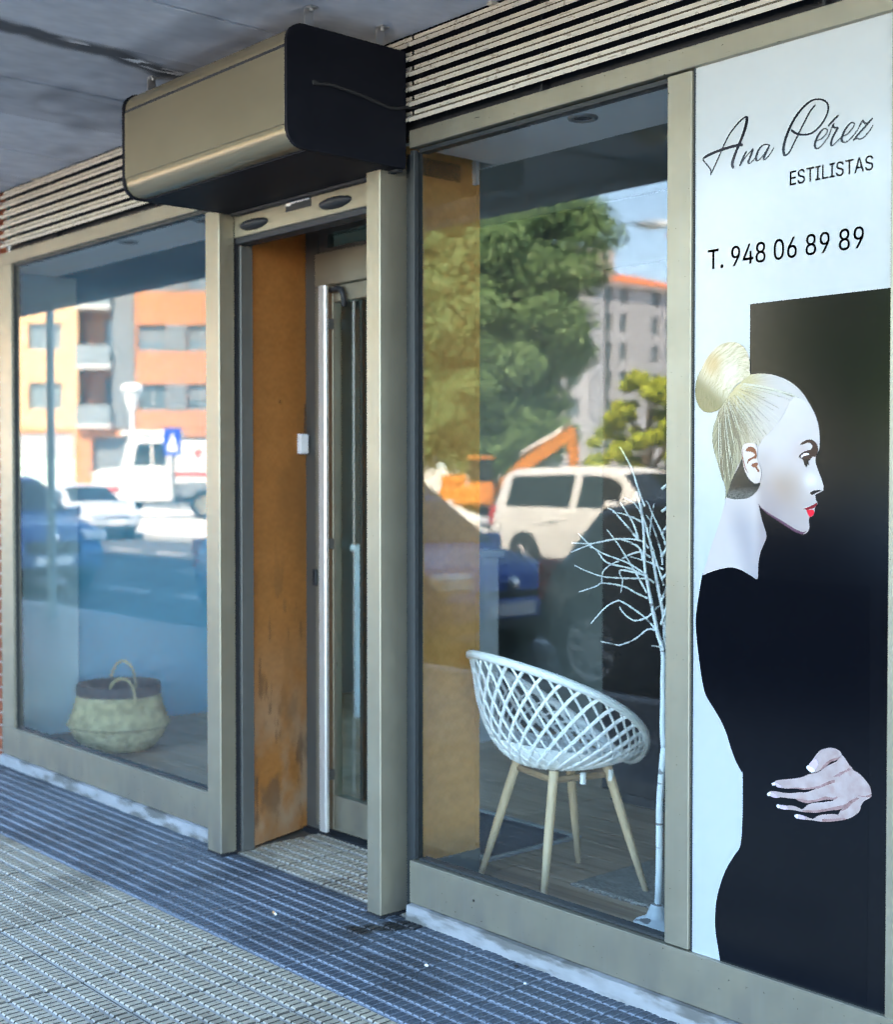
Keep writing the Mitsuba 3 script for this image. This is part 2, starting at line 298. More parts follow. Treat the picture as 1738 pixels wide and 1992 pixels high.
struct('side_wall_rear', bx(-7.10, -6.949, 1.76, 4.6, 0, 2.9), 'mat_grey_wall', 'grey rear part of the side wall')
struct('side_wall', cat(bx(-7.10, -6.95, 0.05, 1.759, 0, 2.9)), 'mat_blue_wall', 'blue side wall inside the left window')
one('wall_pilaster', bx(-6.949, -6.875, 0.10, 0.65, 0.0, 2.495), 'mat_pale_blue', 'pale blue pilaster standing proud of the side wall, left of the basket', 'pilaster')
struct('back_wall', bx(-6.95, -1.0, 2.62, 2.72, 0, 2.9), 'mat_grey_wall', 'grey-green back wall of the shop')
struct('right_wall', bx(-1.1, -1.0, 0.05, 2.62, 0, 2.9), 'mat_white_wall', 'white partition behind the poster panel')
struct('ceiling', bx(-6.95, -1.0, 0.05, 2.62, 2.88, 2.95), 'mat_upper_wall', 'high ceiling of the shop')
cs = struct('ceiling_strip', cat(bx(-6.95, -4.47, 0.06, 0.535, 2.50, 2.56), bx(-3.43, -1.1, 0.06, 0.535, 2.50, 2.56), bx(-6.95, -1.1, 0.535, 0.55, 2.50, 2.88)), 'mat_ceiling', 'dropped white ceiling strip along the windows')
def downlight(x, y, label):
    t = thing('downlight', label, 'downlight', 'unlit recessed downlights over the windows')
    part(t, 'trim_ring', lathe([(0.030, -0.001), (0.034, -0.007), (0.045, -0.006), (0.048, 0.002)], 28, (x, y, 2.50)), 'mat_steel', True)
    part(t, 'bulb', lathe([(0.0, -0.0015), (0.029, -0.0015), (0.031, 0.0)], 24, (x, y, 2.50)), 'mat_dark', True)
downlight(-2.805, 0.308, 'chrome-ringed ceiling downlight above the white lattice chair')
downlight(-5.66, 0.313, 'dark ceiling downlight above the belly basket')
downlight(-4.976, 0.30, 'dark ceiling downlight nearest the door in the left window')
sd = thing('soffit_lamp', 'round yellowed lamp under the concrete soffit, mirrored at the top of the right window', 'lamp')
part(sd, 'base', lathe([(0.0, 0), (0.075, 0), (0.075, -0.012), (0.0, -0.012)], 28, (-3.53, -1.45, 2.80)), 'mat_strip', 40)
prin('mat_yellowed', (0.55, 0.47, 0.25), rough=0.5)
part(sd, 'cover', lathe([(0.070, -0.0125), (0.068, -0.03), (0.05, -0.045), (0.0, -0.05)], 28, (-3.53, -1.45, 2.80)), 'mat_yellowed', True)
dk = thing('reception_desk', 'white reception desk seen through the glass door', 'desk')
part(dk, 'front_panel', bx(-6.2, -5.17, 2.05, 2.07, 0.012, 0.985), 'mat_desk')
part(dk, 'side_panel', bx(-5.19, -5.17, 2.071, 2.22, 0.012, 0.985), 'mat_desk')
part(dk, 'top', bx(-6.22, -5.15, 2.03, 2.25, 0.986, 1.02, 0.004), 'mat_desk')
cb = thing('tall_cabinet', 'tall black cabinet behind the branch decoration', 'cabinet')
part(cb, 'carcass', bx(-3.88, -2.2, 1.62, 2.2, 0.06, 2.3, 0.003), 'mat_black_cabinet')
part(cb, 'plinth', bx(-3.86, -2.22, 1.64, 2.2, 0.012, 0.06), 'mat_dark')
for k in range(3): part(cb, 'door', bx(-3.877 + k * 0.56, -3.325 + k * 0.56, 1.60, 1.619, 0.065, 2.295, 0.003), 'mat_black_cabinet')

# ------------------------------------------------------------------ shop front
GY = 0.024
def window(name, label, x0, x1, left_frame, right_frame):
    w = thing(name, label, 'window')
    part(w, 'sill_rail', bx(x0 - left_frame, x1 + right_frame, 0.0, 0.055, 0.052, 0.19, 0.002), 'mat_aluminium')
    part(w, 'head_rail', bx(x0 - left_frame, x1 + right_frame, 0.0, 0.055, 2.435, 2.495, 0.002), 'mat_aluminium')
    if left_frame: part(w, 'left_stile', bx(x0 - left_frame, x0, 0.002, 0.055, 0.19, 2.435, 0.0015), 'mat_aluminium')
    for a, b in ((x0, x0 + 0.008), (x1 - 0.008, x1))[0 if left_frame else 1:]:
        part(w, 'gasket', bx(a, b, 0.016, 0.05, 0.19, 2.435), 'mat_gasket')
    part(w, 'top_gasket', bx(x0 + 0.008, x1 - 0.008, 0.016, 0.05, 2.423, 2.435), 'mat_gasket')
    part(w, 'bottom_gasket', bx(x0 + 0.008, x1 - 0.008, 0.016, 0.05, 0.19, 0.197), 'mat_gasket')
    part(w, 'pane', trimesh.Trimesh([[x0, GY, 0.19], [x1, GY, 0.19], [x1, GY, 2.435], [x0, GY, 2.435]], [[0, 1, 2], [0, 2, 3]], process=False), 'mat_glass')
    return w
wl = window('left_window', 'left shop window with basket, in champagne aluminium frame', -6.25, -4.462, 0.135, 0.10)
wr = window('display_window', 'right shop window with the lattice chair behind the glass', -3.24, -2.228, 0.0, 0.0)
part(wr, 'left_stile', bx(-3.262, -3.241, 0.004, 0.0225, 0.192, 2.433, 0.0015), 'mat_gasket')
part(wr, 'mullion', bx(-2.228, -2.150, 0.001, 0.055, 0.191, 2.434, 0.002), 'mat_aluminium')
prin('mat_hole', (0.004, 0.004, 0.004), rough=0.9)
rh = random.Random(8)
scr = [(-2.96, 0.128, 0.004), (-2.23, 0.175, 0.002), (-2.05, 0.12, 0.0017), (-2.02, 0.15, 0.0015), (-2.2365, 2.441, 0.002), (-2.2235, 2.39, 0.002)]
for x, z, r_ in scr:
    m = lathe([(0, 0.0012), (r_ * 0.7, 0.001), (r_, -0.0004)], 10); v = m.vertices; m.vertices = np.stack([v[:, 0] + x, -v[:, 2] - 0.0002, v[:, 1] + z], 1)
    part(wr, 'screw', m, 'mat_hole')
pf = thing('poster_frame', 'narrow right-hand aluminium stile and black gasket round the tall poster', 'frame')
for z0, z1 in ((0.184, 0.1905), (2.4345, 2.4445)): part(pf, 'glazing_bar', bx(-2.1495, -1.595, 0.0138, 0.055, z0, z1), 'mat_gasket')
part(pf, 'right_stile', bx(-1.594, -1.501, 0.002, 0.055, 0.184, 2.444, 0.002), 'mat_aluminium')
part(pf, 'gasket', bx(-2.1498, -2.1462, 0.010, 0.05, 0.184, 2.444), 'mat_gasket')
scene.pop('display_window__sill_rail'); scene.pop('display_window__head_rail')
used['display_window__sill_rail'] = used['display_window__head_rail'] = 0
part(wr, 'sill_rail', bx(-3.262, -1.50, 0.0, 0.055, 0.052, 0.186, 0.002), 'mat_aluminium')
part(wr, 'head_rail', bx(-3.262, -1.50, 0.0, 0.055, 2.440, 2.495, 0.002), 'mat_aluminium')

def strip(name, label, x0, x1):
    n = int((x1 - x0) / 0.012); x = np.linspace(x0, x1, n); rr = np.random.default_rng(int(-x0 * 100))
    yf = -0.004 - 0.012 * meshkit.fbm(np.stack([x * 14, x * 0, x * 0], 1), 3, 3); V, F = [], []
    for i in range(n): V += [[x[i], yf[i] - 0.006, -0.012], [x[i], yf[i] - 0.002, 0.012], [x[i], yf[i], 0.046], [x[i], 0.05, 0.0505], [x[i], 0.05, -0.012]]
    for i in range(n - 1):
        for k in range(4):
            a = i * 5 + k; F += [[a, a + 5, a + 1], [a + 1, a + 5, a + 6]]
    return one(name, trimesh.Trimesh(np.array(V), np.array(F)), 'mat_strip', label, 'wall base', 50)
strip('plaster_base', 'stained white plaster strip under the right window and poster', -3.262, -1.0)
strip('plaster_base', 'chipped white plaster strip under the left window', -6.39, -4.362)

def post(x0, x1, y1, label):
    t = thing('aluminium_post', label, 'post')
    part(t, 'shaft', bx(x0, x1, -0.07, y1, 0.006, 2.392, 0.003), 'mat_aluminium')
    part(t, 'foot_seal', bx(x0 - 0.002, x1 + 0.002, -0.072, y1, -0.01, 0.006), 'mat_dark')
    return t
pr = post(-3.392, -3.322, 0.062, 'aluminium post right of the door with a dark stain at its foot')
pl = post(-4.362, -4.268, -0.002, 'aluminium post left of the door beside the basket window')
part(pl, 'guide_slot', bx(-4.36, -4.279, 0.0, 0.022, 0.0, 2.40), 'mat_dark')
part(pl, 'jamb', bx(-4.40, -4.266, 0.023, 0.078, 0.0, 2.30, 0.002), 'mat_dark_alu')
part(pr, 'guide_slot', bx(-3.42, -3.392, -0.03, 0.02, 0.0, 2.392), 'mat_dark')
part(pr, 'cable', tube([[-3.277, 0.034, 0.06], [-3.276, 0.032, 1.2], [-3.278, 0.032, 2.39]], 0.005, 8), 'mat_dark_alu', True)
part(pr, 'filler', bx(-3.3215, -3.2625, 0.040, 0.058, 0.0, 2.435), 'mat_gasket')

# recess side walls (left one splayed)
def quad_wall(a, b, c, d, z0, z1):
    return extr(Polygon([a, b, c, d]), z1 - z0).apply_translation([0, 0, z0])
one('recess_wall', quad_wall((-4.296, 0.079), (-4.414, 0.445), (-4.46, 0.445), (-4.46, 0.079), 0.0, 2.60), 'mat_recess', 'scuffed orange plaster wall in the door recess, beside the door', 'wall')
rw = thing('recess_wall', 'tan plaster wall end seen through the left edge of the right window', 'wall')
part(rw, 'plaster', bx(-3.55, -3.45, 0.06, 0.46, 0.0, 2.60), 'mat_tan_wall')
part(rw, 'skirting', cat(bx(-3.449, -3.438, 0.06, 0.475, 0.012, 0.10, 0.002), bx(-3.55, -3.438, 0.461, 0.475, 0.012, 0.10, 0.002)), 'mat_grey_wall')
one('recess_ceiling', bx(-4.46, -3.45, 0.05, 0.39, 2.42, 2.48), 'mat_dark', 'dark ceiling over the door recess', 'ceiling panel')

# header with two sensors and a sticker
hd = thing('door_header', 'tan aluminium header over the door with two black sensors', 'door header')
part(hd, 'fascia', bx(-4.266, -3.394, -0.004, 0.03, 2.292, 2.425, 0.002), 'mat_aluminium')
part(hd, 'lower_lip', bx(-4.262, -3.396, -0.002, 0.06, 2.268, 2.291, 0.002), 'mat_dark')
def sensor(x, z):
    s = trimesh.creation.icosphere(3, 1.0); s.apply_scale([0.088, 0.03, 0.020]); v = s.vertices; v[:, 2] = np.where(v[:, 2] > 0, v[:, 2] * 0.9, v[:, 2] * 1.1); s.apply_translation([x, -0.004, z]); return s
part(hd, 'sensor', sensor(-4.131, 2.327), 'mat_dark', True); part(hd, 'sensor', sensor(-3.640, 2.329), 'mat_dark', True)
st = part(hd, 'sticker', bx(-3.93, -3.78, -0.0065, -0.0042, 2.338, 2.402), 'mat_dark', label='small dark sticker with a white and red mark')
prin('mat_white_print', (0.75, 0.75, 0.75), rough=0.4); prin('mat_red_print', (0.55, 0.06, 0.04), rough=0.4)
ic = cat(bx(-3.924, -3.897, -0.0085, -0.0066, 2.356, 2.397), *[bx(-3.892 + k * 0.0155, -3.8805 + k * 0.0155, -0.0085, -0.0066, 2.362, 2.362 + h * 1.6) for k, h in enumerate((0.016, 0.013, 0.017, 0.02, 0.012, 0.014, 0.019))])
part(st, 'white_mark', ic, 'mat_white_print'); part(st, 'red_mark', bx(-3.919, -3.902, -0.0102, -0.0086, 2.366, 2.390), 'mat_red_print')

# shutter box
def rrect(y0, y1, z0, z1, r, corners=(1, 1, 1, 1)):
    return sbox(y0 + r, z0 + r, y1 - r, z1 - r).buffer(r, quad_segs=10)
sx = thing('shutter_box', 'tan metal box with black end plate hung under the soffit over the door', 'shutter box')
prof = unary_union([rrect(-0.46, -0.1, 2.378, 2.735, 0.055), sbox(-0.2, 2.378, -0.016, 2.735)])
part(sx, 'casing', along_x(prof.buffer(-0.002), -4.245, -3.275), 'mat_box', 30)
part(sx, 'front_panel', bx(-4.243, -3.277, -0.4625, -0.455, 2.440, 2.664, 0.001), 'mat_box')
part(sx, 'groove', bx(-4.243, -3.277, -0.4595, -0.456, 2.664, 2.674), 'mat_dark')
part(sx, 'end_plate', along_x(prof.buffer(0.004), -3.275, -3.262), 'mat_box_end', 30, label='black end plate of the shutter box')
part(sx, 'end_plate', along_x(prof.buffer(0.004), -4.258, -4.245), 'mat_box_end', 30)
part(sx, 'underside', bx(-4.24, -3.28, -0.385, -0.036, 2.374, 2.3795), 'mat_box_end')
part(sx, 'rear_lip', bx(-4.243, -3.277, -0.035, -0.012, 2.366, 2.377, 0.001), 'mat_dark')
part(sx, 'cable', tube(smooth_path([[-3.259, -0.36, 2.572], [-3.257, -0.30, 2.577], [-3.256, -0.2, 2.568], [-3.257, -0.10, 2.553], [-3.255, -0.06, 2.552], [-3.252, -0.02, 2.562], [-3.25, 0.02, 2.57]]), 0.0055), 'mat_rubber', True)
part(sx, 'grommet', bx(-3.262, -3.254, -0.375, -0.352, 2.566, 2.580, 0.002), 'mat_rubber')
for x, y in ((-3.285, -0.37), (-3.283, -0.10), (-4.22, -0.37)):
    b = part(sx, 'bracket', cat(bx(x - 0.002, x + 0.002, y - 0.016, y + 0.016, 2.70, 2.796, 0.001), bx(x - 0.002, x + 0.03, y - 0.016, y + 0.016, 2.793, 2.7985, 0.001)), 'mat_steel')
    part(b, 'bolt', cyl([x + 0.014, y, 2.785], [x + 0.014, y, 2.793], 0.007, sides=6), 'mat_steel')

# louvres
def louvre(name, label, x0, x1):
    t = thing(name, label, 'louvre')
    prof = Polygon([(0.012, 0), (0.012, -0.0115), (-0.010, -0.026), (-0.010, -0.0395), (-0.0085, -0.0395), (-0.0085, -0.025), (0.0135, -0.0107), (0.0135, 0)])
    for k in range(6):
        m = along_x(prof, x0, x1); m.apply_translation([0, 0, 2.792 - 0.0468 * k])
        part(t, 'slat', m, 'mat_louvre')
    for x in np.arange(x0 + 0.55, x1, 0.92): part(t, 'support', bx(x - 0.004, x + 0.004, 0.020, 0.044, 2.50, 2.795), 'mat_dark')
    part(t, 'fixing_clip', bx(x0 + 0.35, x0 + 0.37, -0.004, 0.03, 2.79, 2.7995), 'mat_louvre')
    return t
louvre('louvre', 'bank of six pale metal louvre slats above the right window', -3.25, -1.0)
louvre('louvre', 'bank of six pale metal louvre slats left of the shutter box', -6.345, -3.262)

# door
DY = 0.40
dr_ = thing('glass_door', 'narrow aluminium glass door with a long vertical pull bar, at the back of the recess', 'door')
part(dr_, 'frame', cat(bx(-4.42, -4.325, DY + 0.02, DY + 0.07, 0.0, 2.42), bx(-4.325, -3.555, DY + 0.02, DY + 0.07, 2.36, 2.42), bx(-3.60, -3.552, DY + 0.02, DY + 0.07, 0.0, 2.42)), 'mat_dark_alu')
part(dr_, 'transom_rail', bx(-4.325, -3.60, DY + 0.005, DY + 0.07, 2.155, 2.285, 0.003), 'mat_aluminium')
part(dr_, 'transom_frame', cat(bx(-4.325, -3.60, DY + 0.025, DY + 0.06, 2.287, 2.305), bx(-4.324, -4.27, DY + 0.025, DY + 0.06, 2.305, 2.36)), 'mat_dark_alu')
part(dr_, 'transom_pane', bx(-4.27, -3.60, DY + 0.038, DY + 0.042, 2.305, 2.36), 'mat_door_glass')
lf = part(dr_, 'leaf', cat(bx(-4.315, -4.20, DY, DY + 0.045, 0.03, 2.148, 0.002), bx(-3.71, -3.61, DY, DY + 0.045, 0.03, 2.148, 0.002), bx(-4.20, -3.71, DY + 0.001, DY + 0.044, 2.085, 2.147, 0.002), bx(-4.20, -3.71, DY + 0.001, DY + 0.044, 0.031, 0.165, 0.002)), 'mat_aluminium')
part(lf, 'pane', trimesh.Trimesh([[-4.20, DY + 0.02, 0.165], [-3.71, DY + 0.02, 0.165], [-3.71, DY + 0.02, 2.085], [-4.20, DY + 0.02, 2.085]], [[0, 1, 2], [0, 2, 3]], process=False), 'mat_door_glass')
part(lf, 'pull_bar', bx(-4.222, -4.177, DY - 0.055, DY - 0.035, 0.03, 2.145, 0.006), 'mat_bright_bar', label='long pale pull bar from top to bottom of the door')
for z in (0.25, 1.15, 2.0): part(lf, 'bar_mount', bx(-4.208, -4.192, DY - 0.0351, DY, z - 0.02, z + 0.02), 'mat_dark_alu')
part(lf, 'lock', bx(-4.322, -4.30, DY - 0.012, DY + 0.0, 0.98, 1.045, 0.004), 'mat_dark')
part(lf, 'closer_arm', tube(smooth_path([[-4.20, DY - 0.01, 2.13], [-4.13, DY - 0.02, 2.128], [-4.105, DY - 0.02, 2.10], [-4.11, DY - 0.012, 2.06]]), 0.011), 'mat_dark', True)
part(lf, 'glass_bead', cat(bx(-4.03, -4.005, DY + 0.03, DY + 0.05, 0.165, 2.085), bx(-4.07, -4.052, DY + 0.03, DY + 0.05, 0.165, 2.085)), 'mat_gasket')
part(lf, 'inner_pull', bx(-4.045, -4.034, DY + 0.06, DY + 0.075, 0.20, 2.05, 0.003), 'mat_bright_bar')
part(dr_, 'threshold_plate', bx(-4.40, -3.56, DY - 0.005, DY + 0.07, -0.02, 0.006), 'mat_dark')
struct('door_side_wall', bx(-3.553, -3.449, 0.461, 0.48, 0.1, 2.88), 'mat_tan_wall', 'short return of the recess wall')
struct('door_upper_wall', bx(-4.46, -3.43, 0.445, 0.46, 2.42, 2.88), 'mat_upper_wall', 'wall over the glass door')
wb = thing('alarm_contact', 'small white alarm box fixed on the orange recess wall near the door', 'alarm box')
part(wb, 'body', bx(-4.402, -4.365, 0.365, 0.405, 1.50, 1.58, 0.004), 'mat_white_print')
part(wb, 'wire', tube([[-4.387, 0.40, 1.58], [-4.39, 0.405, 1.70]], 0.002, 6), 'mat_rubber')
TR = {
 'head_top': '1723,16564 1935,16572 2151,16557 2365,16520 2629,16438 2865,16325 3072,16182 3253,15997 3394,15794 3497,15637 3586,15459 3651,15261 3682,15086 3691,14912 3680,14716 3631,14608 3589,14522 3582,14413 3621,14281 3698,14107 3774,13933 3805,13824',
 'head_low': '3796,13766 3788,13726 3693,13689 3589,13630 3594,13528 3645,13441 3612,13375 3562,13316 3567,13236 3521,13133 3437,13102 3409,13013 3431,12911 3414,12812 3356,12737 3237,12697 3022,12757 2718,12915 2453,13058 2230,13173 2049,13321 1995,13415 2014,13283 2088,13020 2188,12758 2225,12609 2168,12456 2057,12225 1992,11920 1972,11570 1790,11625 1514,11744 1281,11797 1094,11799 762,11725 474,11631 319,11584 424,11884 543,12242 708,12638 849,12991 951,13303 1011,13498 1024,13730 946,14000',
 'head_back': '899,13996 841,14182 754,14416 652,14673 592,14931 591,15141 633,15350 718,15534 788,15717 1278,16250',
 'hair': '1723,16564 1935,16572 2151,16557 2365,16520 2629,16438 2865,16325 3072,16182 3253,15997 3387,15794 3228,15884 3074,15940 2971,15955 2869,15838 2766,15665 2663,15491 2506,15317 2348,15165 2216,15056 2082,14957 1989,14790 1894,14859 1757,14889 1620,14865 1538,14752 1512,14501 1375,14341 1279,14135 1182,13927 1127,13719 1044,13556 988,13486 1001,13626 957,13811 899,13996 841,14182 754,14416 652,14673 592,14931 591,15141 633,15350 718,15534 788,15717 915,15851 1027,15985 1139,16142 1278,16296 1444,16402',
 'undercut': '1512,14501 1403,14318 1293,14135 1182,13950 1127,13765 1044,13580 1185,13512 1409,13503 1630,13528 1794,13587 1956,13725 2042,13906 1901,13895 1791,13951 1681,14065 1569,14271',
 'bun': '1731,16568 1711,16683 1721,16818 1687,16980 1631,17120 1520,17264 1381,17355 1186,17404 961,17398 763,17331 563,17195 391,17020 247,16795 131,16613 73,16428 54,16217 91,16003 180,15834 312,15723 487,15675 659,15699 802,15745 915,15851 1027,15985 1139,16142 1278,16296 1444,16402 1636,16494',
 'bun_shade': '54,16217 91,16003 180,15834 312,15723 487,15675 659,15699 802,15745 915,15851 744,15835 543,15890 339,15992 192,16163 132,16401 102,16497',
 'ear': '1511,14752 1565,14843 1675,14886 1812,14872 1921,14814 1963,14700 1950,14541 1978,14428 2047,14291 2075,14155 2057,14020 2009,13929 1901,13895 1791,13951 1681,14065 1583,14248 1527,14455 1503,14615',
 'ear_dark1': '1621,14693 1689,14784 1812,14788 1908,14723 1950,14586 1923,14507 1842,14497 1733,14441 1673,14373 1705,14487 1855,14554 1895,14610 1786,14668 1690,14681',
 'ear_dark2': '1794,14356 1924,14405 1984,14371 1952,14314 2029,14201 1985,14178 1920,14269 1843,14297',
 'ear_line': '1552,14752 1534,14592 1582,14408 1652,14225 1721,14156 1653,14191 1569,14363 1518,14569',
 'brow': '3160,14820 3262,14895 3389,14936 3515,14916 3617,14827 3653,14717 3643,14630 3594,14539 3556,14522 3506,14534 3481,14501 3367,14454 3214,14486 3132,14538 3239,14636 3366,14678 3454,14698 3504,14763 3466,14834 3364,14862 3263,14829',
 'eyelid': '3188,14544 3290,14609 3391,14616 3409,14572 3290,14556 3214,14513',
 'lashes': '3227,14482 3342,14470 3463,14468 3393,14425 3424,14326 3381,14360 3343,14279 3287,14349 3266,14438',
 'nostril': '3450,13669 3525,13724 3676,13747 3756,13726 3626,13688 3513,13632',
 'lip_up': '3271,13300 3444,13354 3569,13418 3636,13452 3641,13390 3541,13323 3360,13272',
 'lip_low': '3360,13269 3444,13277 3529,13279 3567,13218 3521,13140 3446,13113 3395,13178',
 'jaw': '2004,13358 2229,13211 2452,13103 2717,12978 3022,12819 3237,12745 3364,12774 3237,12686 3022,12749 2718,12908 2453,13051 2230,13166 2049,13313',
 'dress': '383,11667 290,11551 205,11165 120,10690 86,10334 141,9809 232,9229 329,8770 440,8490 729,8146 944,7855 1087,7586 1194,7312 1336,7017 1511,6758 1559,6680 1560,5590 1503,4918 1318,4620 1075,4220 901,3802 776,3334 743,2857 767,2511 840,2178 914,1799',
 'dress_top': '1966,11569 1749,11659 1406,11800 1163,11834 847,11818 562,11746 383,11667',
 'rect': '1703,18284 5387,18325',
 'h_thumb': '3413,7153 3524,7318 3646,7493 3756,7617 3910,7695 4042,7728 4195,7722 4303,7672 4337,7590 4283,7515 4175,7450 4045,7391 3914,7254 3760,7151 3649,7094 3537,7072',
 'h_index': '2506,6660 2576,6718 2786,6777 3017,6832 3245,6900 3470,7016 3716,7105 3980,7303 4219,7447 4358,7594 4521,7409 4607,7327 4309,7068 4158,6937 3961,6845 3785,6747 3563,6679 3338,6620 3110,6610 2857,6566 2694,6554 2554,6564',
 'h_palm': '4219,7447 4358,7594 4607,7327 4735,7272 4863,7198 4990,7087 5063,7006 5096,6917 5113,6826 5097,6757 5014,6695 4910,6619 4848,6513 4817,6394 4723,6291 4489,6141 4273,6187 4315,6300 4401,6412 4096,6530 3983,6858 4091,7109',
 'h_middle': '2354,6379 2401,6427 2578,6448 2742,6447 2973,6477 3202,6537 3429,6587 3719,6735 3983,6858 4310,6914 4291,6642 4118,6534 3876,6471 3655,6392 3431,6317 3250,6319 3066,6355 2836,6334 2696,6329 2579,6288 2438,6293',
 'h_ring': '2604,6122 2860,6159 3045,6183 3182,6159 3296,6150 3431,6273 3588,6351 3877,6423 4096,6492 4313,6569 4401,6412 4315,6329 4098,6270 3879,6200 3657,6129 3478,6106 3297,6082 3069,6079 2861,6060 2675,6055',
 'h_pinky': '3115,5988 3184,6007 3366,5996 3569,5970 3702,6060 3879,6132 4142,6191 4273,6187 4489,6180 4425,6110 4100,6009 3837,5949 3614,5935 3434,5921 3207,5907 3127,5931',
 'h_nail1': '3457,7219 3580,7375 3646,7406 3714,7338 3703,7259 3626,7139 3514,7170',
 'h_nail2': '2506,6656 2553,6664 2694,6598 2694,6558 2577,6568',
 'h_nail3': '2402,6387 2508,6386 2584,6319 2568,6286 2379,6306',
 'h_nail4': '2651,6131 2837,6145 2866,6061 2663,6053',
 'h_nail5': '3184,5995 3343,5992 3366,5918 3173,5910',
 'h_tip1': '3408,7152 3457,7219 3637,7141 3593,7085 3526,7070',
 'h_tip2': '2431,6613 2506,6660 2535,6607 2471,6576',
 'h_tip3': '2300,6349 2390,6405 2409,6384 2355,6294',
 'h_tip4': '2569,6116 2627,6147 2656,6132 2647,6050 2593,6070',
 'h_tip5': '3081,5972 3172,6005 3184,5962 3162,5898 3093,5935',
 'h_sh1': '2857,6570 3110,6638 3338,6654 3563,6718 3785,6805 4005,6940 4157,6998 4169,6938 3961,6841 3786,6743 3563,6675 3338,6616 3110,6606',
 'h_sh2': '3066,6361 3204,6380 3430,6381 3654,6441 3920,6566 4117,6563 4291,6642 4183,6536 3876,6466 3655,6387 3431,6313 3250,6315',
 'h_sh3': '3297,6131 3432,6146 3657,6188 3878,6258 4184,6373 4400,6451 4486,6504 4401,6393 4315,6325 4098,6266 3879,6196 3657,6125 3478,6102 3297,6078',
 'h_sh4': '4761,6735 4951,6750 5107,6834 5097,6757 5014,6742 4888,6729',
 'h_sh5': '3804,7216 3935,7373 4088,7475 4261,7540 4337,7590 4219,7453 4045,7387 3914,7254 3760,7147',
 'h_sh6': '4307,7202 4436,7261 4522,7333 4586,7305 4415,7201 4287,7103 4113,7054',
 'h_sh7': '4401,6393 4528,6550 4719,6680 4804,6676 4614,6528 4508,6394 4337,6285',
 'h_sh8': '3836,6017 4100,6067 4403,6154 4489,6141 4403,6102 4100,6005 3837,5945',
 's_A1': '494,21648 584,21779 745,22044 851,22228 1063,22537 1309,22750 1483,22853 1552,22860 1577,22812 1553,22673 1485,22486 1347,22224 1243,22041 1174,21881 1146,21770 1175,21707',
 's_A2': '494,21648 486,21767 346,21938 253,22057 344,22115 599,22172 959,22209 1242,22221 1435,22208',
 's_n1': '1565,22012 1489,21911 1386,21722',
 's_n2': '1393,21727 1559,21899 1697,22003 1752,22044 1732,21968 1657,21818 1623,21744 1682,21717 1802,21793 1904,21894',
 's_a1': '2225,22062 2072,22091 1937,22002 1853,21846 1871,21744 1973,21768 2108,21886 2235,22046 2142,21880 2075,21764 2126,21736 2243,21819 2360,21959',
 's_P1': '2870,22277 3001,22183 3196,22118 3420,22116 3640,22238 3796,22425 3857,22603 3793,22765 3604,22865 3382,22865 3126,22725 2901,22493 2739,22218 2642,21957 2644,21790 2694,21730 2808,21788 2938,21987 3066,22184 3225,22429 3352,22610 3494,22745',
 's_e1': '3532,21917 3674,21931 3805,22029 3830,22114 3735,22151 3610,22053 3517,21906 3502,21786 3566,21728 3676,21768 3862,21951 3939,22112 4009,22220',
 's_ac': '3876,22206 3968,22282 4107,22377',
 's_r1': '3978,22186 4016,22124 4103,22108 4072,22046 3987,21927 3932,21775 3973,21724 4111,21809 4234,21894',
 's_e2': '4228,21887 4356,21911 4500,22030 4536,22112 4460,22151 4324,22051 4234,21907 4213,21803 4281,21737 4403,21768 4568,21897 4716,22082',
 's_z1': '4672,22050 4746,22142 4806,22069 4895,22078 4989,22139 4777,21964 4524,21753 4599,21771 4690,21736 4809,21772 4927,21882 5014,21984',
 'est': '2821,21000 2819,21326 5023,20992 5020,21314',
 'tel': '429,19274 426,19723 4811,19265 4806,19772',
}
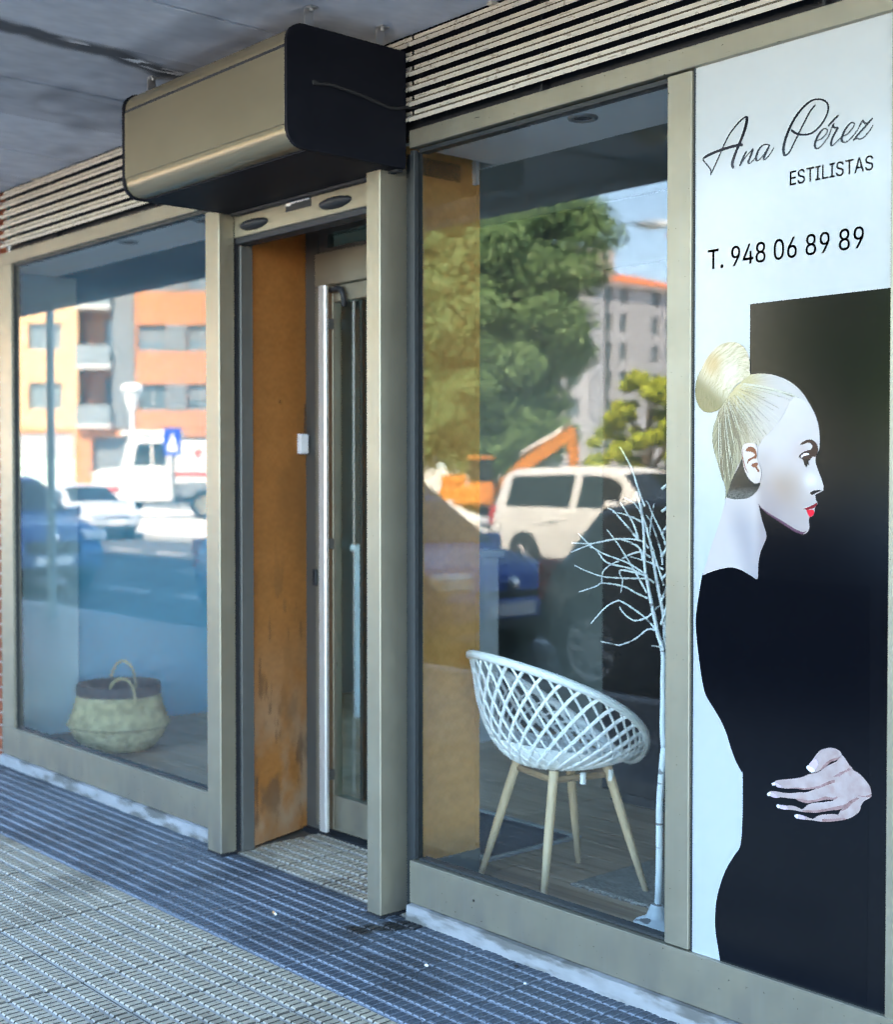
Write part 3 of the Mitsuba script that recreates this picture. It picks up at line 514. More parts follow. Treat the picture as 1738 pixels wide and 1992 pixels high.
BRANCH = [
 '-2676,548,561 -2680,546,634 -2680,548,706 -2682,549,779 -2682,551,837 -2687,548,880 -2695,539,918 -2703,533,967 -2710,526,1011 -2719,518,1075 -2726,512,1127 -2729,512,1214 -2733,509,1272 -2741,502,1330 -2748,496,1362',
 '-2689,571,776 -2692,572,892 -2696,570,965 -2702,565,1009 -2711,557,1067 -2719,550,1125 -2726,544,1184 -2737,534,1242 -2746,526,1286 -2750,522,1324',
 '-2685,556,1069 -2698,542,1127 -2710,529,1185 -2718,520,1225 -2724,514,1260 -2746,490,1321 -2768,464,1341',
 '-2683,563,1185 -2693,562,1219 -2709,554,1257 -2725,546,1292 -2737,543,1321 -2747,541,1332',
 '-2699,535,927 -2712,524,932 -2724,512,926 -2746,489,900 -2776,457,882 -2789,445,883 -2820,413,892',
 '-2698,536,929 -2726,514,967 -2757,487,998 -2784,465,1018 -2795,460,1018 -2815,444,1005 -2832,433,987 -2848,421,964 -2861,413,945',
 '-2708,527,982 -2725,517,966 -2751,498,957 -2769,488,965 -2783,483,976 -2796,480,990 -2803,482,998',
 '-2718,517,1028 -2741,486,1046 -2761,457,1065 -2785,423,1074 -2804,396,1076 -2812,380,1067 -2843,337,1050',
 '-2706,533,1077 -2716,514,1089 -2743,475,1091 -2772,434,1093 -2799,396,1098 -2826,357,1114 -2849,324,1133',
 '-2727,510,1101 -2755,493,1109 -2785,475,1115 -2797,475,1110 -2802,484,1098 -2803,496,1082 -2811,501,1058 -2819,506,1040',
 '-2727,510,1098 -2756,477,1121 -2795,433,1135 -2810,416,1147 -2820,405,1167 -2827,396,1182 -2839,382,1188',
 '-2727,510,1106 -2756,477,1135 -2779,450,1150 -2813,410,1170 -2837,382,1194 -2862,353,1231',
 '-2715,526,1156 -2744,515,1172 -2776,500,1163 -2806,486,1144 -2835,475,1129 -2860,468,1107 -2872,474,1071',
 '-2730,508,1150 -2741,503,1185 -2763,484,1202 -2789,461,1213 -2820,431,1207 -2853,399,1195 -2896,356,1170',
 '-2719,522,1185 -2743,515,1207 -2787,486,1213 -2822,465,1209 -2870,430,1197 -2923,389,1198',
 '-2720,515,1045 -2744,499,1097 -2768,482,1146 -2796,461,1201 -2821,441,1242',
 '-2743,496,1214 -2765,487,1242 -2788,478,1268 -2814,464,1300 -2833,458,1309',
 '-2734,508,1266 -2751,483,1281 -2769,456,1292 -2787,428,1298',
 '-2741,498,1214 -2759,498,1257 -2780,494,1289 -2806,485,1329',
 '-2687,556,1118 -2736,542,1140 -2793,520,1155',
 '-2706,530,987 -2704,549,1001 -2703,567,1000',
 '-2718,525,1225 -2729,546,1271 -2738,570,1323',
 '-2689,554,1133 -2699,560,1167 -2716,559,1213 -2736,555,1262 -2755,551,1288',
 '-2682,553,874 -2698,512,882',
 '-2729,515,1315 -2750,513,1359 -2776,507,1432 -2801,500,1478 -2820,500,1502',
 '-2677,549,648 -2685,563,660 -2693,577,701',
]
# ------------------------------------------------------------------ things inside the windows
prin('mat_chair_shell', (0.82, 0.84, 0.82), rough=0.38)
prin('mat_beech', lambda p, n, uv: mixc([0.50, 0.36, 0.20], [0.62, 0.47, 0.29], fbm(p.x * 60, p.y * 60, p.z * 8, 3)), rough=0.5)
prin('mat_beech_dark', lambda p, n, uv: mixc([0.25, 0.16, 0.08], [0.33, 0.22, 0.12], fbm(p.x * 60, p.y * 60, p.z * 8, 3)), rough=0.5)
def lattice_chair(c, ang):
    t = thing('lattice_chair', 'white lattice bucket chair on four beech legs behind the right window', 'chair')
    ca, sa = math.cos(ang), math.sin(ang)
    W = lambda q: np.stack([c[0] + q[..., 0] * ca - q[..., 1] * sa, c[1] + q[..., 0] * sa + q[..., 1] * ca, q[..., 2]], -1)
    # local: +x front, phi = 0 at the back
    def rim(ph):
        k = (1 + np.cos(ph)) / 2
        zr = 0.418 + 0.40 * ((k + 0.012) ** 0.5 - 0.10954) / 0.8965
        R = 0.300 + 0.0 * ph
        return R, zr
    def S(ph, s):
        R, zr = rim(ph); r0 = 0.07; a = s * math.pi / 2
        r = r0 + (R - r0) * np.sin(a) ** 0.92; z = 0.435 + (zr - 0.435) * (1 - np.cos(a)) ** 1.12
        fl = 0.012 * np.clip((s - 0.9) / 0.1, 0, 1)
        r = r + fl
        return np.stack([-np.cos(ph) * r * 0.94 - 0.018, np.sin(ph) * r * 1.0, z], -1)
    sh = None
    def band(pts, w, th):
        n = len(pts); tg = np.gradient(pts, axis=0); tg /= np.linalg.norm(tg, axis=1, keepdims=True)
        cen = np.array([c[0], c[1], 0.62]); out = pts - cen; out[:, 2] -= 0; nr = out - tg * np.sum(out * tg, 1, keepdims=True); nr /= np.linalg.norm(nr, axis=1, keepdims=True)
        sd = np.cross(tg, nr); V = np.stack([pts + sd * w / 2, pts + nr * th / 2 + sd * w * 0.3, pts + nr * th / 2 - sd * w * 0.3, pts - sd * w / 2, pts - nr * th / 2 - sd * w * 0.3, pts - nr * th / 2 + sd * w * 0.3], 1)
        F = []
        for i in range(n - 1):
            for k in range(6):
                a, b = i * 6 + k, i * 6 + (k + 1) % 6; F += [[a, b, b + 6], [a, b + 6, a + 6]]
        return trimesh.Trimesh(V.reshape(-1, 3), np.array(F), process=False)
    ss = np.linspace(0.12, 1.0, 26); N = 30; a_, b_ = [], []
    for k in range(N):
        p0 = 2 * math.pi * k / N
        a_.append(band(W(S(p0 + 0.95 * (1 - ss) ** 0.9 * 1.25, ss)), 0.013, 0.010)); b_.append(band(W(S(p0 - 0.95 * (1 - ss) ** 0.9 * 1.25, ss)), 0.0085, 0.007))
    part(t, 'shell', cat(*a_, *b_), 'mat_chair_shell', 40)
    ph = np.linspace(0, 2 * math.pi, 97); rm = W(S(ph, np.ones_like(ph)))
    part(t, 'rim', tube(rm, 0.0148, 10, False), 'mat_chair_shell', True)
    V, F = [], []; g = np.linspace(0.0, 0.52, 7)
    for s in g: V.append(W(S(ph[:-1], np.full(96, max(s, 0.0)))))
    V = np.concatenate(V); V[:, 2] -= 0.002
    for i in range(6):
        for k in range(96): q = [i * 96 + k, i * 96 + (k + 1) % 96, (i + 1) * 96 + (k + 1) % 96, (i + 1) * 96 + k]; F += [[q[0], q[1], q[2]], [q[0], q[2], q[3]]]
    cc = len(V); V = np.vstack([V, W(np.array([[-0.022, 0, 0.433]]))])
    for k in range(96): F.append([cc, (k + 1) % 96, k])
    part(t, 'seat_pan', trimesh.Trimesh(V, np.array(F), process=False), 'mat_chair_shell', True)
    for sx_, sy_ in ((1, 1), (1, -1), (-1, 1), (-1, -1)):
        top, bot = W(np.array([0.105 * sx_, 0.115 * sy_, 0.437])), W(np.array([0.205 * sx_, 0.205 * sy_, 0.0125]))
        part(t, 'leg', tube([top, top + (bot - top) * 0.5, bot], [0.0165, 0.0155, 0.0095], 16), 'mat_beech', True)
    fr = W(np.array([[0.105, 0.115, 0.408], [-0.105, 0.115, 0.408], [-0.105, -0.115, 0.408], [0.105, -0.115, 0.408], [0.105, 0.115, 0.408]]))
    part(t, 'under_frame', cat(*[tube([fr[i], fr[i + 1]], 0.012, 6) for i in range(4)]), 'mat_beech_dark')
    for q in ((0.0, -0.13), (0.11, -0.13), (0.0, 0.13), (0.11, 0.13)):
        p = W(np.array([q[0], q[1] , 0.40])); part(t, 'fixing', cyl(p - [0, 0, 0.012], p + [0, 0, 0.025], 0.010, sides=10), 'mat_chair_shell')
    return t
lattice_chair((-3.15, 0.585), math.atan2(0.97, 0.235))

def f_basket(p, n, uv):
    a = sst(0.25, 0.75, fbm(p.x * 34, p.y * 34, p.z * 30, 4)); w = 0.5 + 0.5 * dr.sin(p.z * 700 + 3 * noise(p.x * 40, p.y * 40, 0))
    c = mixc([0.46, 0.38, 0.16], [0.95, 0.84, 0.48], a * 0.7 + w * 0.3)
    return mixc(c, [0.24, 0.21, 0.12], sst(0.006, 0.0, dr.abs(p.z - 0.142)) * 0.8)
prin('mat_seagrass', f_basket, rough=0.85, spec=0.2, bump=lambda p, n, uv: dr.sin(p.z * 650) * dr.sin(200 * dr.atan2(p.y - 0.585, p.x + 6.285) * 0.5) + 2 * fbm(p.x * 70, p.y * 70, p.z * 70, 3), bscale=0.006)
prin('mat_basket_black', lambda p, n, uv: mixc([0.003, 0.006, 0.011], [0.009, 0.014, 0.022], fbm(p.x * 90, p.y * 90, p.z * 60, 3)), rough=0.85)
bc = (-6.285, 0.585, 0.012)
bk = thing('belly_basket', 'woven seagrass belly basket with black rim and two loop handles', 'basket')
def wob(m, a, s):
    v = m.vertices; q = v - [bc[0], bc[1], 0]; ang = np.arctan2(q[:, 1], q[:, 0]); k = 1 + a * np.sin(3 * ang + s) + a * 0.6 * np.sin(5 * ang); m.vertices[:, 0] = bc[0] + q[:, 0] * k; m.vertices[:, 1] = bc[1] + q[:, 1] * k; return m
part(bk, 'body', wob(lathe([(0.0, 0.0), (0.15, 0.0), (0.185, 0.02), (0.225, 0.07), (0.247, 0.115), (0.243, 0.122), (0.262, 0.132), (0.256, 0.145), (0.245, 0.17), (0.226, 0.225), (0.215, 0.27), (0.213, 0.285), (0.203, 0.285), (0.205, 0.27), (0.235, 0.15), (0.22, 0.07), (0.15, 0.012), (0.0, 0.012)], 72, bc), 0.015, 1.0), 'mat_seagrass', 50)
part(bk, 'rim', wob(lathe([(0.2135, 0.286), (0.215, 0.30), (0.212, 0.335), (0.208, 0.340), (0.203, 0.335), (0.203, 0.286)], 72, bc), 0.015, 1.0), 'mat_basket_black', 50, label='black woven rim of the basket')
part(bk, 'lining', wob(lathe([(0.2025, 0.33), (0.203, 0.27), (0.22, 0.15), (0.14, 0.03), (0.0, 0.03)], 48, bc), 0.012, 1.0), 'mat_basket_black', True)
for sg in (1, -1):
    yv = np.array([0.664, 0.748]); dv = np.array([-0.748, 0.664]); m0 = np.array(bc[:2]) + dv * 0.2 * sg + (yv * 0.06 if sg < 0 else -yv * 0.03)
    a = np.linspace(0, math.pi, 16); pts = [np.array([*(m0 + yv * 0.068 * math.cos(q)), bc[2] + 0.26 + (0.165 if sg > 0 else 0.13) * math.sin(q) ** 0.75]) for q in a]
    part(bk, 'handle', tube(pts, 0.0065, 8), 'mat_seagrass', True)

# the branch decoration
prin('mat_branch', lambda p, n, uv: mixc(mixc([0.74, 0.79, 0.80], [0.62, 0.66, 0.66], fbm(p.x * 30, p.y * 30, p.z * 60, 3)), [0.06, 0.05, 0.045], sst(0.80, 0.86, noise(p.z * 95, p.x * 25, p.y * 25)) * 0.8), rough=0.6)
bt = thing('branch_tree', 'bare white birch-branch decoration standing behind the mullion of the right window', 'decoration')
bpaths = [np.array([[float(v) / 1000 for v in q.split(',')] for q in row.split(' ')]) for row in BRANCH]
for i, pth in enumerate(bpaths):
    sp = smooth_path(pth, 6); n = len(sp)
    if i < 2: part(bt, 'trunk', tube(sp, np.linspace(0.0102 if i == 0 else 0.008, 0.0028, n), 8), 'mat_branch', True)
    else:
        r0 = 0.0036; jit = 1 + 0.25 * np.sin(np.arange(n) * 1.7 + i)
        part(bt, 'branch', tube(sp, np.linspace(r0, 0.0018, n) * jit, 6), 'mat_branch', True)
b0 = bpaths[0][0]
part(bt, 'lower_trunk', tube(smooth_path([[-2.680, 0.524, 0.03], [-2.677, 0.528, 0.2], [-2.677, 0.530, 0.4], b0]), [0.0112] * 24 + [0.0105], 10), 'mat_branch', True)
part(bt, 'foot', lathe([(0.0, 0.0), (0.075, 0.0), (0.07, 0.006), (0.035, 0.022), (0.018, 0.06), (0.0, 0.065)], 32, (-2.681, 0.522, 0.012)), 'mat_branch', 40)
rb = random.Random(4)
for k in range(7):   # stems that lean away behind the poster
    x, z = b0[0] + 0.01, 0.95 + 0.07 * k
    part(bt, 'branch', tube(smooth_path([[x, 0.52, z], [x + 0.10 + 0.03 * k, 0.56 + rb.uniform(-.1, .1), z + 0.22], [x + 0.25 + 0.03 * k, 0.58 + rb.uniform(-.15, .15), z + 0.34 + rb.uniform(-.1, .1)]]), np.linspace(0.005, 0.0018, 17), 6), 'mat_branch', True)

def f_mat(p, n, uv): return mixc([0.025, 0.035, 0.055], [0.06, 0.075, 0.10], noise(p.x * 260, p.y * 260))
prin('mat_doormat', f_mat, rough=0.95, spec=0.1, bump=lambda p, n, uv: noise(p.x * 300, p.y * 300), bscale=0.003)
prin('mat_doormat_edge', (0.42, 0.45, 0.47), rough=0.4, metal=0.4)
dm = thing('door_mat', 'dark blue entrance mat in a metal edge inside the door', 'door mat')
part(dm, 'pile', bx(-4.28, -3.545, 0.62, 1.055, 0.0125, 0.020), 'mat_doormat')
part(dm, 'edge', cat(bx(-4.31, -3.52, 1.056, 1.085, 0.0125, 0.022, 0.002), bx(-4.31, -3.52, 0.59, 0.619, 0.0125, 0.022, 0.002), bx(-3.544, -3.52, 0.62, 1.055, 0.0125, 0.022, 0.002)), 'mat_doormat_edge')
def f_rug(p, n, uv): return mixc([0.10, 0.095, 0.08], [0.27, 0.26, 0.225], noise(p.x * 110, p.y * 220) * 0.6 + fbm(p.x * 9, p.y * 9, 0, 3) * 0.4)
prin('mat_rug', f_rug, rough=0.95, spec=0.1, bump=lambda p, n, uv: dr.sin(p.y * 900) + noise(p.x * 200, p.y * 200), bscale=0.003)
prin('mat_rug_edge', lambda p, n, uv: mixc([0.20, 0.19, 0.16], [0.62, 0.60, 0.55], noise(p.x * 170, p.y * 170)), rough=0.95)
rg = thing('woven_rug', 'grey-brown woven rug with pale frayed edge under the chair leg', 'rug')
part(rg, 'weave', bx(-3.13, -2.0, 0.625, 1.25, 0.0125, 0.021, 0.002), 'mat_rug')
rr = random.Random(9)
part(rg, 'frayed_edge', cat(*[tube([[-3.13 + k * 0.009, 0.626, 0.018], [-3.13 + k * 0.009 + rr.uniform(-.004, .004), 0.612 + rr.uniform(-.004, .004), 0.0145 + rr.uniform(0, .004)]], 0.0035, 5) for k in range(126)]), 'mat_rug_edge', kind='stuff')

# litter on the pavement
prin('mat_filter', (0.55, 0.30, 0.13), rough=0.8); prin('mat_paper', (0.7, 0.68, 0.64), rough=0.8)
cg = thing('cigarette_butt', 'orange cigarette butt lying on the dark tile band', 'cigarette butt')
part(cg, 'filter', cyl([-3.592, -0.297, 0.004], [-3.574, -0.302, 0.004], 0.004, sides=12), 'mat_filter')
part(cg, 'paper', cyl([-3.574, -0.302, 0.004], [-3.568, -0.304, 0.004], 0.0038, sides=12), 'mat_paper')
def pebble(x, y, s, seed):
    m = trimesh.creation.icosphere(2, 1.0); v = m.vertices; m.vertices = v * (0.75 + 0.5 * meshkit.fbm(v * 1.5 + seed, 3, seed))[:, None] * [s, s * 0.8, s * 0.6]; m.apply_translation([x, y, s * 0.45]); return m
for k, (x, y, s, m_, lb) in enumerate([(-2.905, -0.235, 0.007, 'mat_paper', 'white pebble on the dark tiles below the right window'), (-3.72, -0.64, 0.005, 'mat_paper', 'small pale pebble on the beige tiles near the dark band'), (-2.62, -0.12, 0.0045, 'mat_paper', 'tiny pale pebble close to the plaster base, right of the post'), (-2.73, -0.045, 0.006, 'mat_rubber', 'dark crumb of dirt at the plaster base')]):
    one('pebble', pebble(x, y, s, k + 1), m_, lb, 'pebble', True)

# ------------------------------------------------------------------ the poster
def pr_(n): return [(float(a.split(',')[0]) / 10000 - 2.147, float(a.split(',')[1]) / 10000) for a in TR[n].split(' ')]
def sm(pts, n=5, closed=True):
    p = np.array(pts)
    if closed: q = smooth_path(np.vstack([p[-1], p, p[0], p[1]]), n)[n:-n - 1]
    else: q = smooth_path(p, n)
    return q
def poly(n, smooth=True):
    g = Polygon(sm(pr_(n)) if smooth else pr_(n)).buffer(0); return max(g.geoms, key=lambda q: q.area) if hasattr(g, 'geoms') else g
def printmat(name, c):
    return mat(name, {'type': 'roughplastic', 'distribution': 'beckmann', 'alpha': 0.026, 'int_ior': 1.46, 'nonlinear': False, 'diffuse_reflectance': mikit.proc(c) if callable(c) else rgb(c)})
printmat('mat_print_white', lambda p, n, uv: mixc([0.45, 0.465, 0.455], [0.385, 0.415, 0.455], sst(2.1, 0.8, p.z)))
printmat('mat_print_black', (0.0035, 0.004, 0.006)); printmat('mat_print_dress', (0.0025, 0.003, 0.005)); printmat('mat_print_ink', (0.006, 0.007, 0.010))
def blob(p, x, z, r): return dr.exp(-(dr.square(p.x - x) + dr.square(p.z - z)) / (r * r))
def px_(cx, cz): return (cx / 10000 - 2.147, cz / 10000)
hp = np.array(pr_('head_top') + pr_('head_low') + pr_('head_back')); HX0, HX1, HZ0, HZ1 = hp[:, 0].min(), hp[:, 0].max(), hp[:, 1].min(), hp[:, 1].max()
eye = np.mean(pr_('brow'), 0); nose = np.array(pr_('head_top'))[-1]; earc = np.mean(pr_('ear'), 0); chin = np.array(pr_('head_low'))[16]
eye, nose, earc, chin = (list(map(float, q)) for q in (eye, nose, earc, chin))
def f_skin(p, n, uv):
    c = C3(0.435, 0.395, 0.385)
    ck = blob(p, earc[0] * 0.55 + nose[0] * 0.45, nose[1] - 0.005, 0.06); c = mixc(c, [0.30, 0.22, 0.165], ck * 0.85)
    c = mixc(c, [0.52, 0.48, 0.44], blob(p, nose[0] - 0.08, eye[1] + 0.13, 0.07) * 0.8)
    c = mixc(c, [0.36, 0.26, 0.24], blob(p, eye[0] - 0.028, eye[1] - 0.005, 0.025) * 0.45)
    c = mixc(c, [0.30, 0.27, 0.30], sst(0.075, 0.0, p.z - chin[1] - 0.9 * (chin[0] - p.x)) * sst(earc[0] + 0.0, earc[0] + 0.05, p.x) * 0.45)
    c = mixc(c, [0.44, 0.41, 0.43], blob(p, earc[0] + 0.06, earc[1] + 0.06, 0.07) * 0.5); c = mixc(c, [0.62, 0.60, 0.60], blob(p, nose[0] - 0.035, nose[1] + 0.015, 0.018) * 0.6)
    c = mixc(c, [0.27, 0.215, 0.20], sst(0.0, 0.11, (nose[0] - p.x) * 0.55 + (nose[1] - p.z)) * sst(earc[0] + 0.005, earc[0] + 0.03, p.x) * 0.5)
    c = mixc(c, [0.33, 0.28, 0.265], blob(p, earc[0] + 0.035, earc[1] + 0.005, 0.03) * 0.5)
    nk = sst(earc[1] - 0.06, earc[1] - 0.17, p.z) ; c = mixc(c, [0.25, 0.235, 0.26], nk * sst(0.06, 0.0, dr.abs(p.x - (earc[0] - 0.075) + 0.3 * (p.z - earc[1]))) * 0.65)
    c = mixc(c, [0.22, 0.18, 0.20], nk * sst(0.05, 0.0, dr.abs(p.x - (earc[0] + 0.055) - 0.05 * (p.z - earc[1]))) * sst(earc[1] - 0.35, earc[1] - 0.08, p.z) * 0.55)
    return c
printmat('mat_print_skin', f_skin)
hz = list(map(float, np.mean(pr_('bun')[-4:], 0)))
def f_hair(p, n, uv):
    dx, dz = p.x - hz[0], p.z - hz[1]; r = dr.sqrt(dx * dx + dz * dz); a = dr.atan2(dz, dx)
    s = noise(a * 42, r * 6, 1) * 0.6 + noise(a * 110, r * 10, 5) * 0.4
    c = mixc([0.23, 0.185, 0.105], [0.53, 0.47, 0.36], s)
    fade = sst(0.02, 0.13, r) * sst(-1.5, -0.55, a); c = mixc(c, [0.43, 0.40, 0.385], fade * 0.95)
    back = sst(-1.25, -1.75, a) * sst(0.03, 0.12, r); c = mixc(c, mixc([0.03, 0.034, 0.016], [0.27, 0.27, 0.18], s), back * 0.85)
    return mixc(c, [0.42, 0.36, 0.16], sst(0.09, 0.02, r) * 0.6)
printmat('mat_print_hair', f_hair)
bunc = list(map(float, np.mean(pr_('bun'), 0)))
def f_bun(p, n, uv):
    dx, dz = p.x - bunc[0] - 0.01, p.z - bunc[1]; qx, qz = p.x - hz[0] - 0.02, p.z - hz[1] + 0.03; r = dr.sqrt(qx * qx + qz * qz); a = dr.atan2(qz, qx)
    s = noise(r * 300 + 6 * noise(a * 3, 1, 1), a * 5, 2) * 0.5 + noise(r * 700, a * 9, 3) * 0.5
    c = mixc([0.30, 0.25, 0.14], [0.62, 0.57, 0.43], s); c = mixc(c, [0.40, 0.25, 0.07], blob(p, bunc[0] - 0.03, bunc[1] + 0.035, 0.03) * 0.7)
    c = mixc(c, [0.10, 0.09, 0.025], sst(0.018, 0.07, -(dx * 0.62 + dz * 0.78)) * (0.6 + 0.4 * s))
    return mixc(c, [0.64, 0.61, 0.52], blob(p, bunc[0] + 0.02, bunc[1] + 0.01, 0.03) * 0.45)
printmat('mat_print_bun', f_bun)
printmat('mat_print_undercut', lambda p, n, uv: mixc([0.008, 0.01, 0.012], [0.16, 0.16, 0.15], noise(p.x * 500, p.z * 500) * sst(earc[1] - 0.055, earc[1] - 0.085, p.z)))
printmat('mat_print_strand', (0.13, 0.11, 0.07)); printmat('mat_print_strand_light', (0.48, 0.47, 0.38))
printmat('mat_print_ear', (0.49, 0.43, 0.40)); printmat('mat_print_ear_dark', (0.16, 0.045, 0.02)); printmat('mat_print_brow', (0.03, 0.014, 0.014)); printmat('mat_print_eyelid', (0.62, 0.60, 0.62)); printmat('mat_print_lash', (0.008, 0.008, 0.01))
printmat('mat_print_lip', (0.62, 0.015, 0.035)); printmat('mat_print_lip_dark', (0.16, 0.008, 0.015)); printmat('mat_print_jaw', (0.10, 0.05, 0.075))
def f_hand(p, n, uv): return mixc([0.41, 0.345, 0.335], [0.27, 0.185, 0.175], fbm(p.x * 55, p.z * 55, 1, 3) * 0.9)
printmat('mat_print_hand', f_hand); printmat('mat_print_hand_shade', lambda p, n, uv: mixc([0.15, 0.075, 0.065], [0.33, 0.22, 0.22], fbm(p.x * 90, p.z * 90, 1, 3))); printmat('mat_print_nail', (0.46, 0.36, 0.45)); printmat('mat_print_nail_tip', (0.66, 0.67, 0.70))

po = thing('window_poster', 'tall glossy salon poster of a blonde woman with a bun in a black dress', 'poster')
PX0, PX1, PZ0, PZ1 = -2.1462, -1.594, 0.1835, 2.4445
LY = 0.0135
def layer(name, g, m, k, label=None): return part(po, name, facing(g, LY - 0.0006 * k, 0.0004), m, label=label)
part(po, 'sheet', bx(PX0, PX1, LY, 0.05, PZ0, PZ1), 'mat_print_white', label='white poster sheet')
rx, rz = pr_('rect')[0]
fig = Polygon([(a, b) for a, b in pr_('dress')] + [(pr_('dress')[-1][0], PZ0), (PX1, PZ0), (PX1, pr_('dress')[0][1])] + pr_('dress_top')[::1]).buffer(0)
dl = sm(pr_('dress'), 5, False); dt = sm(pr_('dress_top'), 5, False)
fig = Polygon(list(map(tuple, dl)) + [(dl[-1][0] + 0.004, PZ0), (PX1 - 0.05, PZ0), (PX1 - 0.05, dt[0][1])] + list(map(tuple, dt[:-1]))).buffer(0)
layer('dark_panel', sbox(rx, PZ0, PX1, rz), 'mat_print_black', 1, 'black rectangle printed behind the woman')
layer('printed_dress', fig, 'mat_print_dress', 2)
head = Polygon(np.vstack([sm(pr_('head_top'), 5, False), sm(pr_('head_low'), 4, False), sm(pr_('head_back'), 4, False)])).buffer(0)
head = max(head.geoms, key=lambda q: q.area) if hasattr(head, 'geoms') else head
layer('printed_face', head, 'mat_print_skin', 3, 'pale face and neck in profile')
hair = poly('hair', False).intersection(head.buffer(0.002))
layer('printed_hair', hair, 'mat_print_hair', 4); layer('printed_hair_shadow', poly('undercut').intersection(head), 'mat_print_undercut', 5)
bun = poly('bun'); layer('printed_bun', bun, 'mat_print_bun', 5); 
# single strands, combed back to the bun
rs = random.Random(11); dark, light = [], []
src = sm([pr_('bun')[i] for i in (21, 22, 23, 24, 25, 26)], 6, False); ring = np.array([pr_('hair')[i] for i in (8, 9, 10, 12, 14, 16, 17, 18, 19, 23, 24, 25, 26, 27, 29, 31, 33, 35)]); ring = sm(ring, 8, False)
for k in range(150):
    t = rs.random(); a = src[int((1 - t) * (len(src) - 1))]; b = ring[min(len(ring) - 1, int(t * len(ring)))] + np.array([rs.uniform(-.004, .004), rs.uniform(-.004, .004)])
    u0, u1 = rs.uniform(0.0, 0.35), rs.uniform(0.55, 1.0); mid = (a + b) / 2; nrm = np.array([-(b - a)[1], (b - a)[0]]); mid = mid + nrm * (0.13 * (0.55 - t))
    uu = np.linspace(u0, u1, 9)[:, None]; cv = (1 - uu) ** 2 * a + 2 * uu * (1 - uu) * mid + uu ** 2 * b
    w = rs.uniform(0.00025, 0.0006); g = LineString(cv).buffer(w, quad_segs=1, cap_style='flat').intersection(hair)
    if g.area > 1e-7: (dark if rs.random() < (0.35 + 0.4 * (t > 0.45)) else light).append(g)
part(po, 'printed_dark_strands', cat(*[facing(g, LY - 0.0006 * 5, 0.0003) for g in dark if g.geom_type == 'Polygon']), 'mat_print_strand', kind='stuff')
part(po, 'printed_light_strands', cat(*[facing(g, LY - 0.0006 * 6, 0.0003) for g in light if g.geom_type == 'Polygon']), 'mat_print_strand_light', kind='stuff')
layer('printed_ear', poly('ear'), 'mat_print_ear', 7); layer('printed_ear_shadow', unary_union([poly('ear_dark1'), poly('ear_dark2'), poly('ear_line')]), 'mat_print_ear_dark', 8)
layer('printed_eye_shadow', poly('brow'), 'mat_print_brow', 5); layer('printed_eyelid', poly('eyelid'), 'mat_print_eyelid', 6); layer('printed_lashes', poly('lashes', False), 'mat_print_lash', 6)
layer('printed_nostril', poly('nostril'), 'mat_print_lash', 5); layer('printed_upper_lip', poly('lip_up', False), 'mat_print_lip_dark', 5); layer('printed_lower_lip', poly('lip_low'), 'mat_print_lip', 6); layer('printed_jaw_shadow', poly('jaw', False), 'mat_print_jaw', 5)
hand = unary_union([poly('h_' + q) for q in ('thumb', 'index', 'palm', 'middle', 'ring', 'pinky')])
layer('printed_hand', hand, 'mat_print_hand', 4, 'pale hand with manicured nails on the dress')
layer('printed_hand_shadow', unary_union([poly('h_sh%d' % q, False) for q in range(1, 9)]).intersection(hand), 'mat_print_hand_shade', 5)
for q in range(1, 6): layer('printed_nail', poly('h_nail%d' % q), 'mat_print_nail', 6); layer('printed_nail_tip', poly('h_tip%d' % q), 'mat_print_nail_tip', 7)
# lettering
def script(n, w0, w1, thick=()):
    p = sm(pr_('s_' + n), 8, False); d = np.gradient(p, axis=0); L = np.linalg.norm(d, axis=1); down = np.clip(-d[:, 1] / (L + 1e-9), 0, 1)
    w = w0 + (w1 - w0) * down ** 1.5; w = np.convolve(np.pad(w, 4, 'edge'), np.ones(9) / 9, 'valid')
    return unary_union([Point(*p[0]).buffer(w[0])] + [unary_union([Point(*p[i]).buffer(w[i], 4), Point(*p[i + 1]).buffer(w[i + 1], 4)]).convex_hull for i in range(len(p) - 1)])
wd = {'A1': (0.0018, 0.0042), 'A2': (0.0016, 0.0022), 'P1': (0.0020, 0.0036), 'ac': (0.0024, 0.0024)}
S_ = [script(n, *wd.get(n, (0.0013, 0.0030))) for n in ('A1', 'A2', 'n1', 'n2', 'a1', 'P1', 'e1', 'ac', 'r1', 'e2', 'z1')]
S_.append(LineString(sm(pr_('s_A2'), 6, False)[-26:]).buffer(0.0034))
name_ = unary_union(S_)
layer('name_lettering', name_, 'mat_print_ink', 2, 'handwritten name lettering at the top of the poster')
def text(s, x0, x1, z0, z1, thin=0.0):
    m = meshkit.text_mesh(s, 0.05, 0.0004); v = m.vertices; a, b = v.min(0), v.max(0)
    m.vertices = np.stack([x0 + (v[:, 0] - a[0]) / (b[0] - a[0]) * (x1 - x0), LY - 0.0012 + (0.0004 - v[:, 2]), z0 + (v[:, 1] - a[1]) / (b[1] - a[1]) * (z1 - z0)], 1)
    m.faces = m.faces[:, ::-1]; return m
part(po, 'trade_lettering', text('ESTILISTAS', -1.8649, -1.6448, 2.0985, 2.1325), 'mat_print_ink', label='the word ESTILISTAS in capitals')
part(po, 'phone_lettering', text('T. 948 06 89 89', -2.1044, -1.6664, 1.9265, 1.9765), 'mat_print_ink', label='the phone number 948 06 89 89')
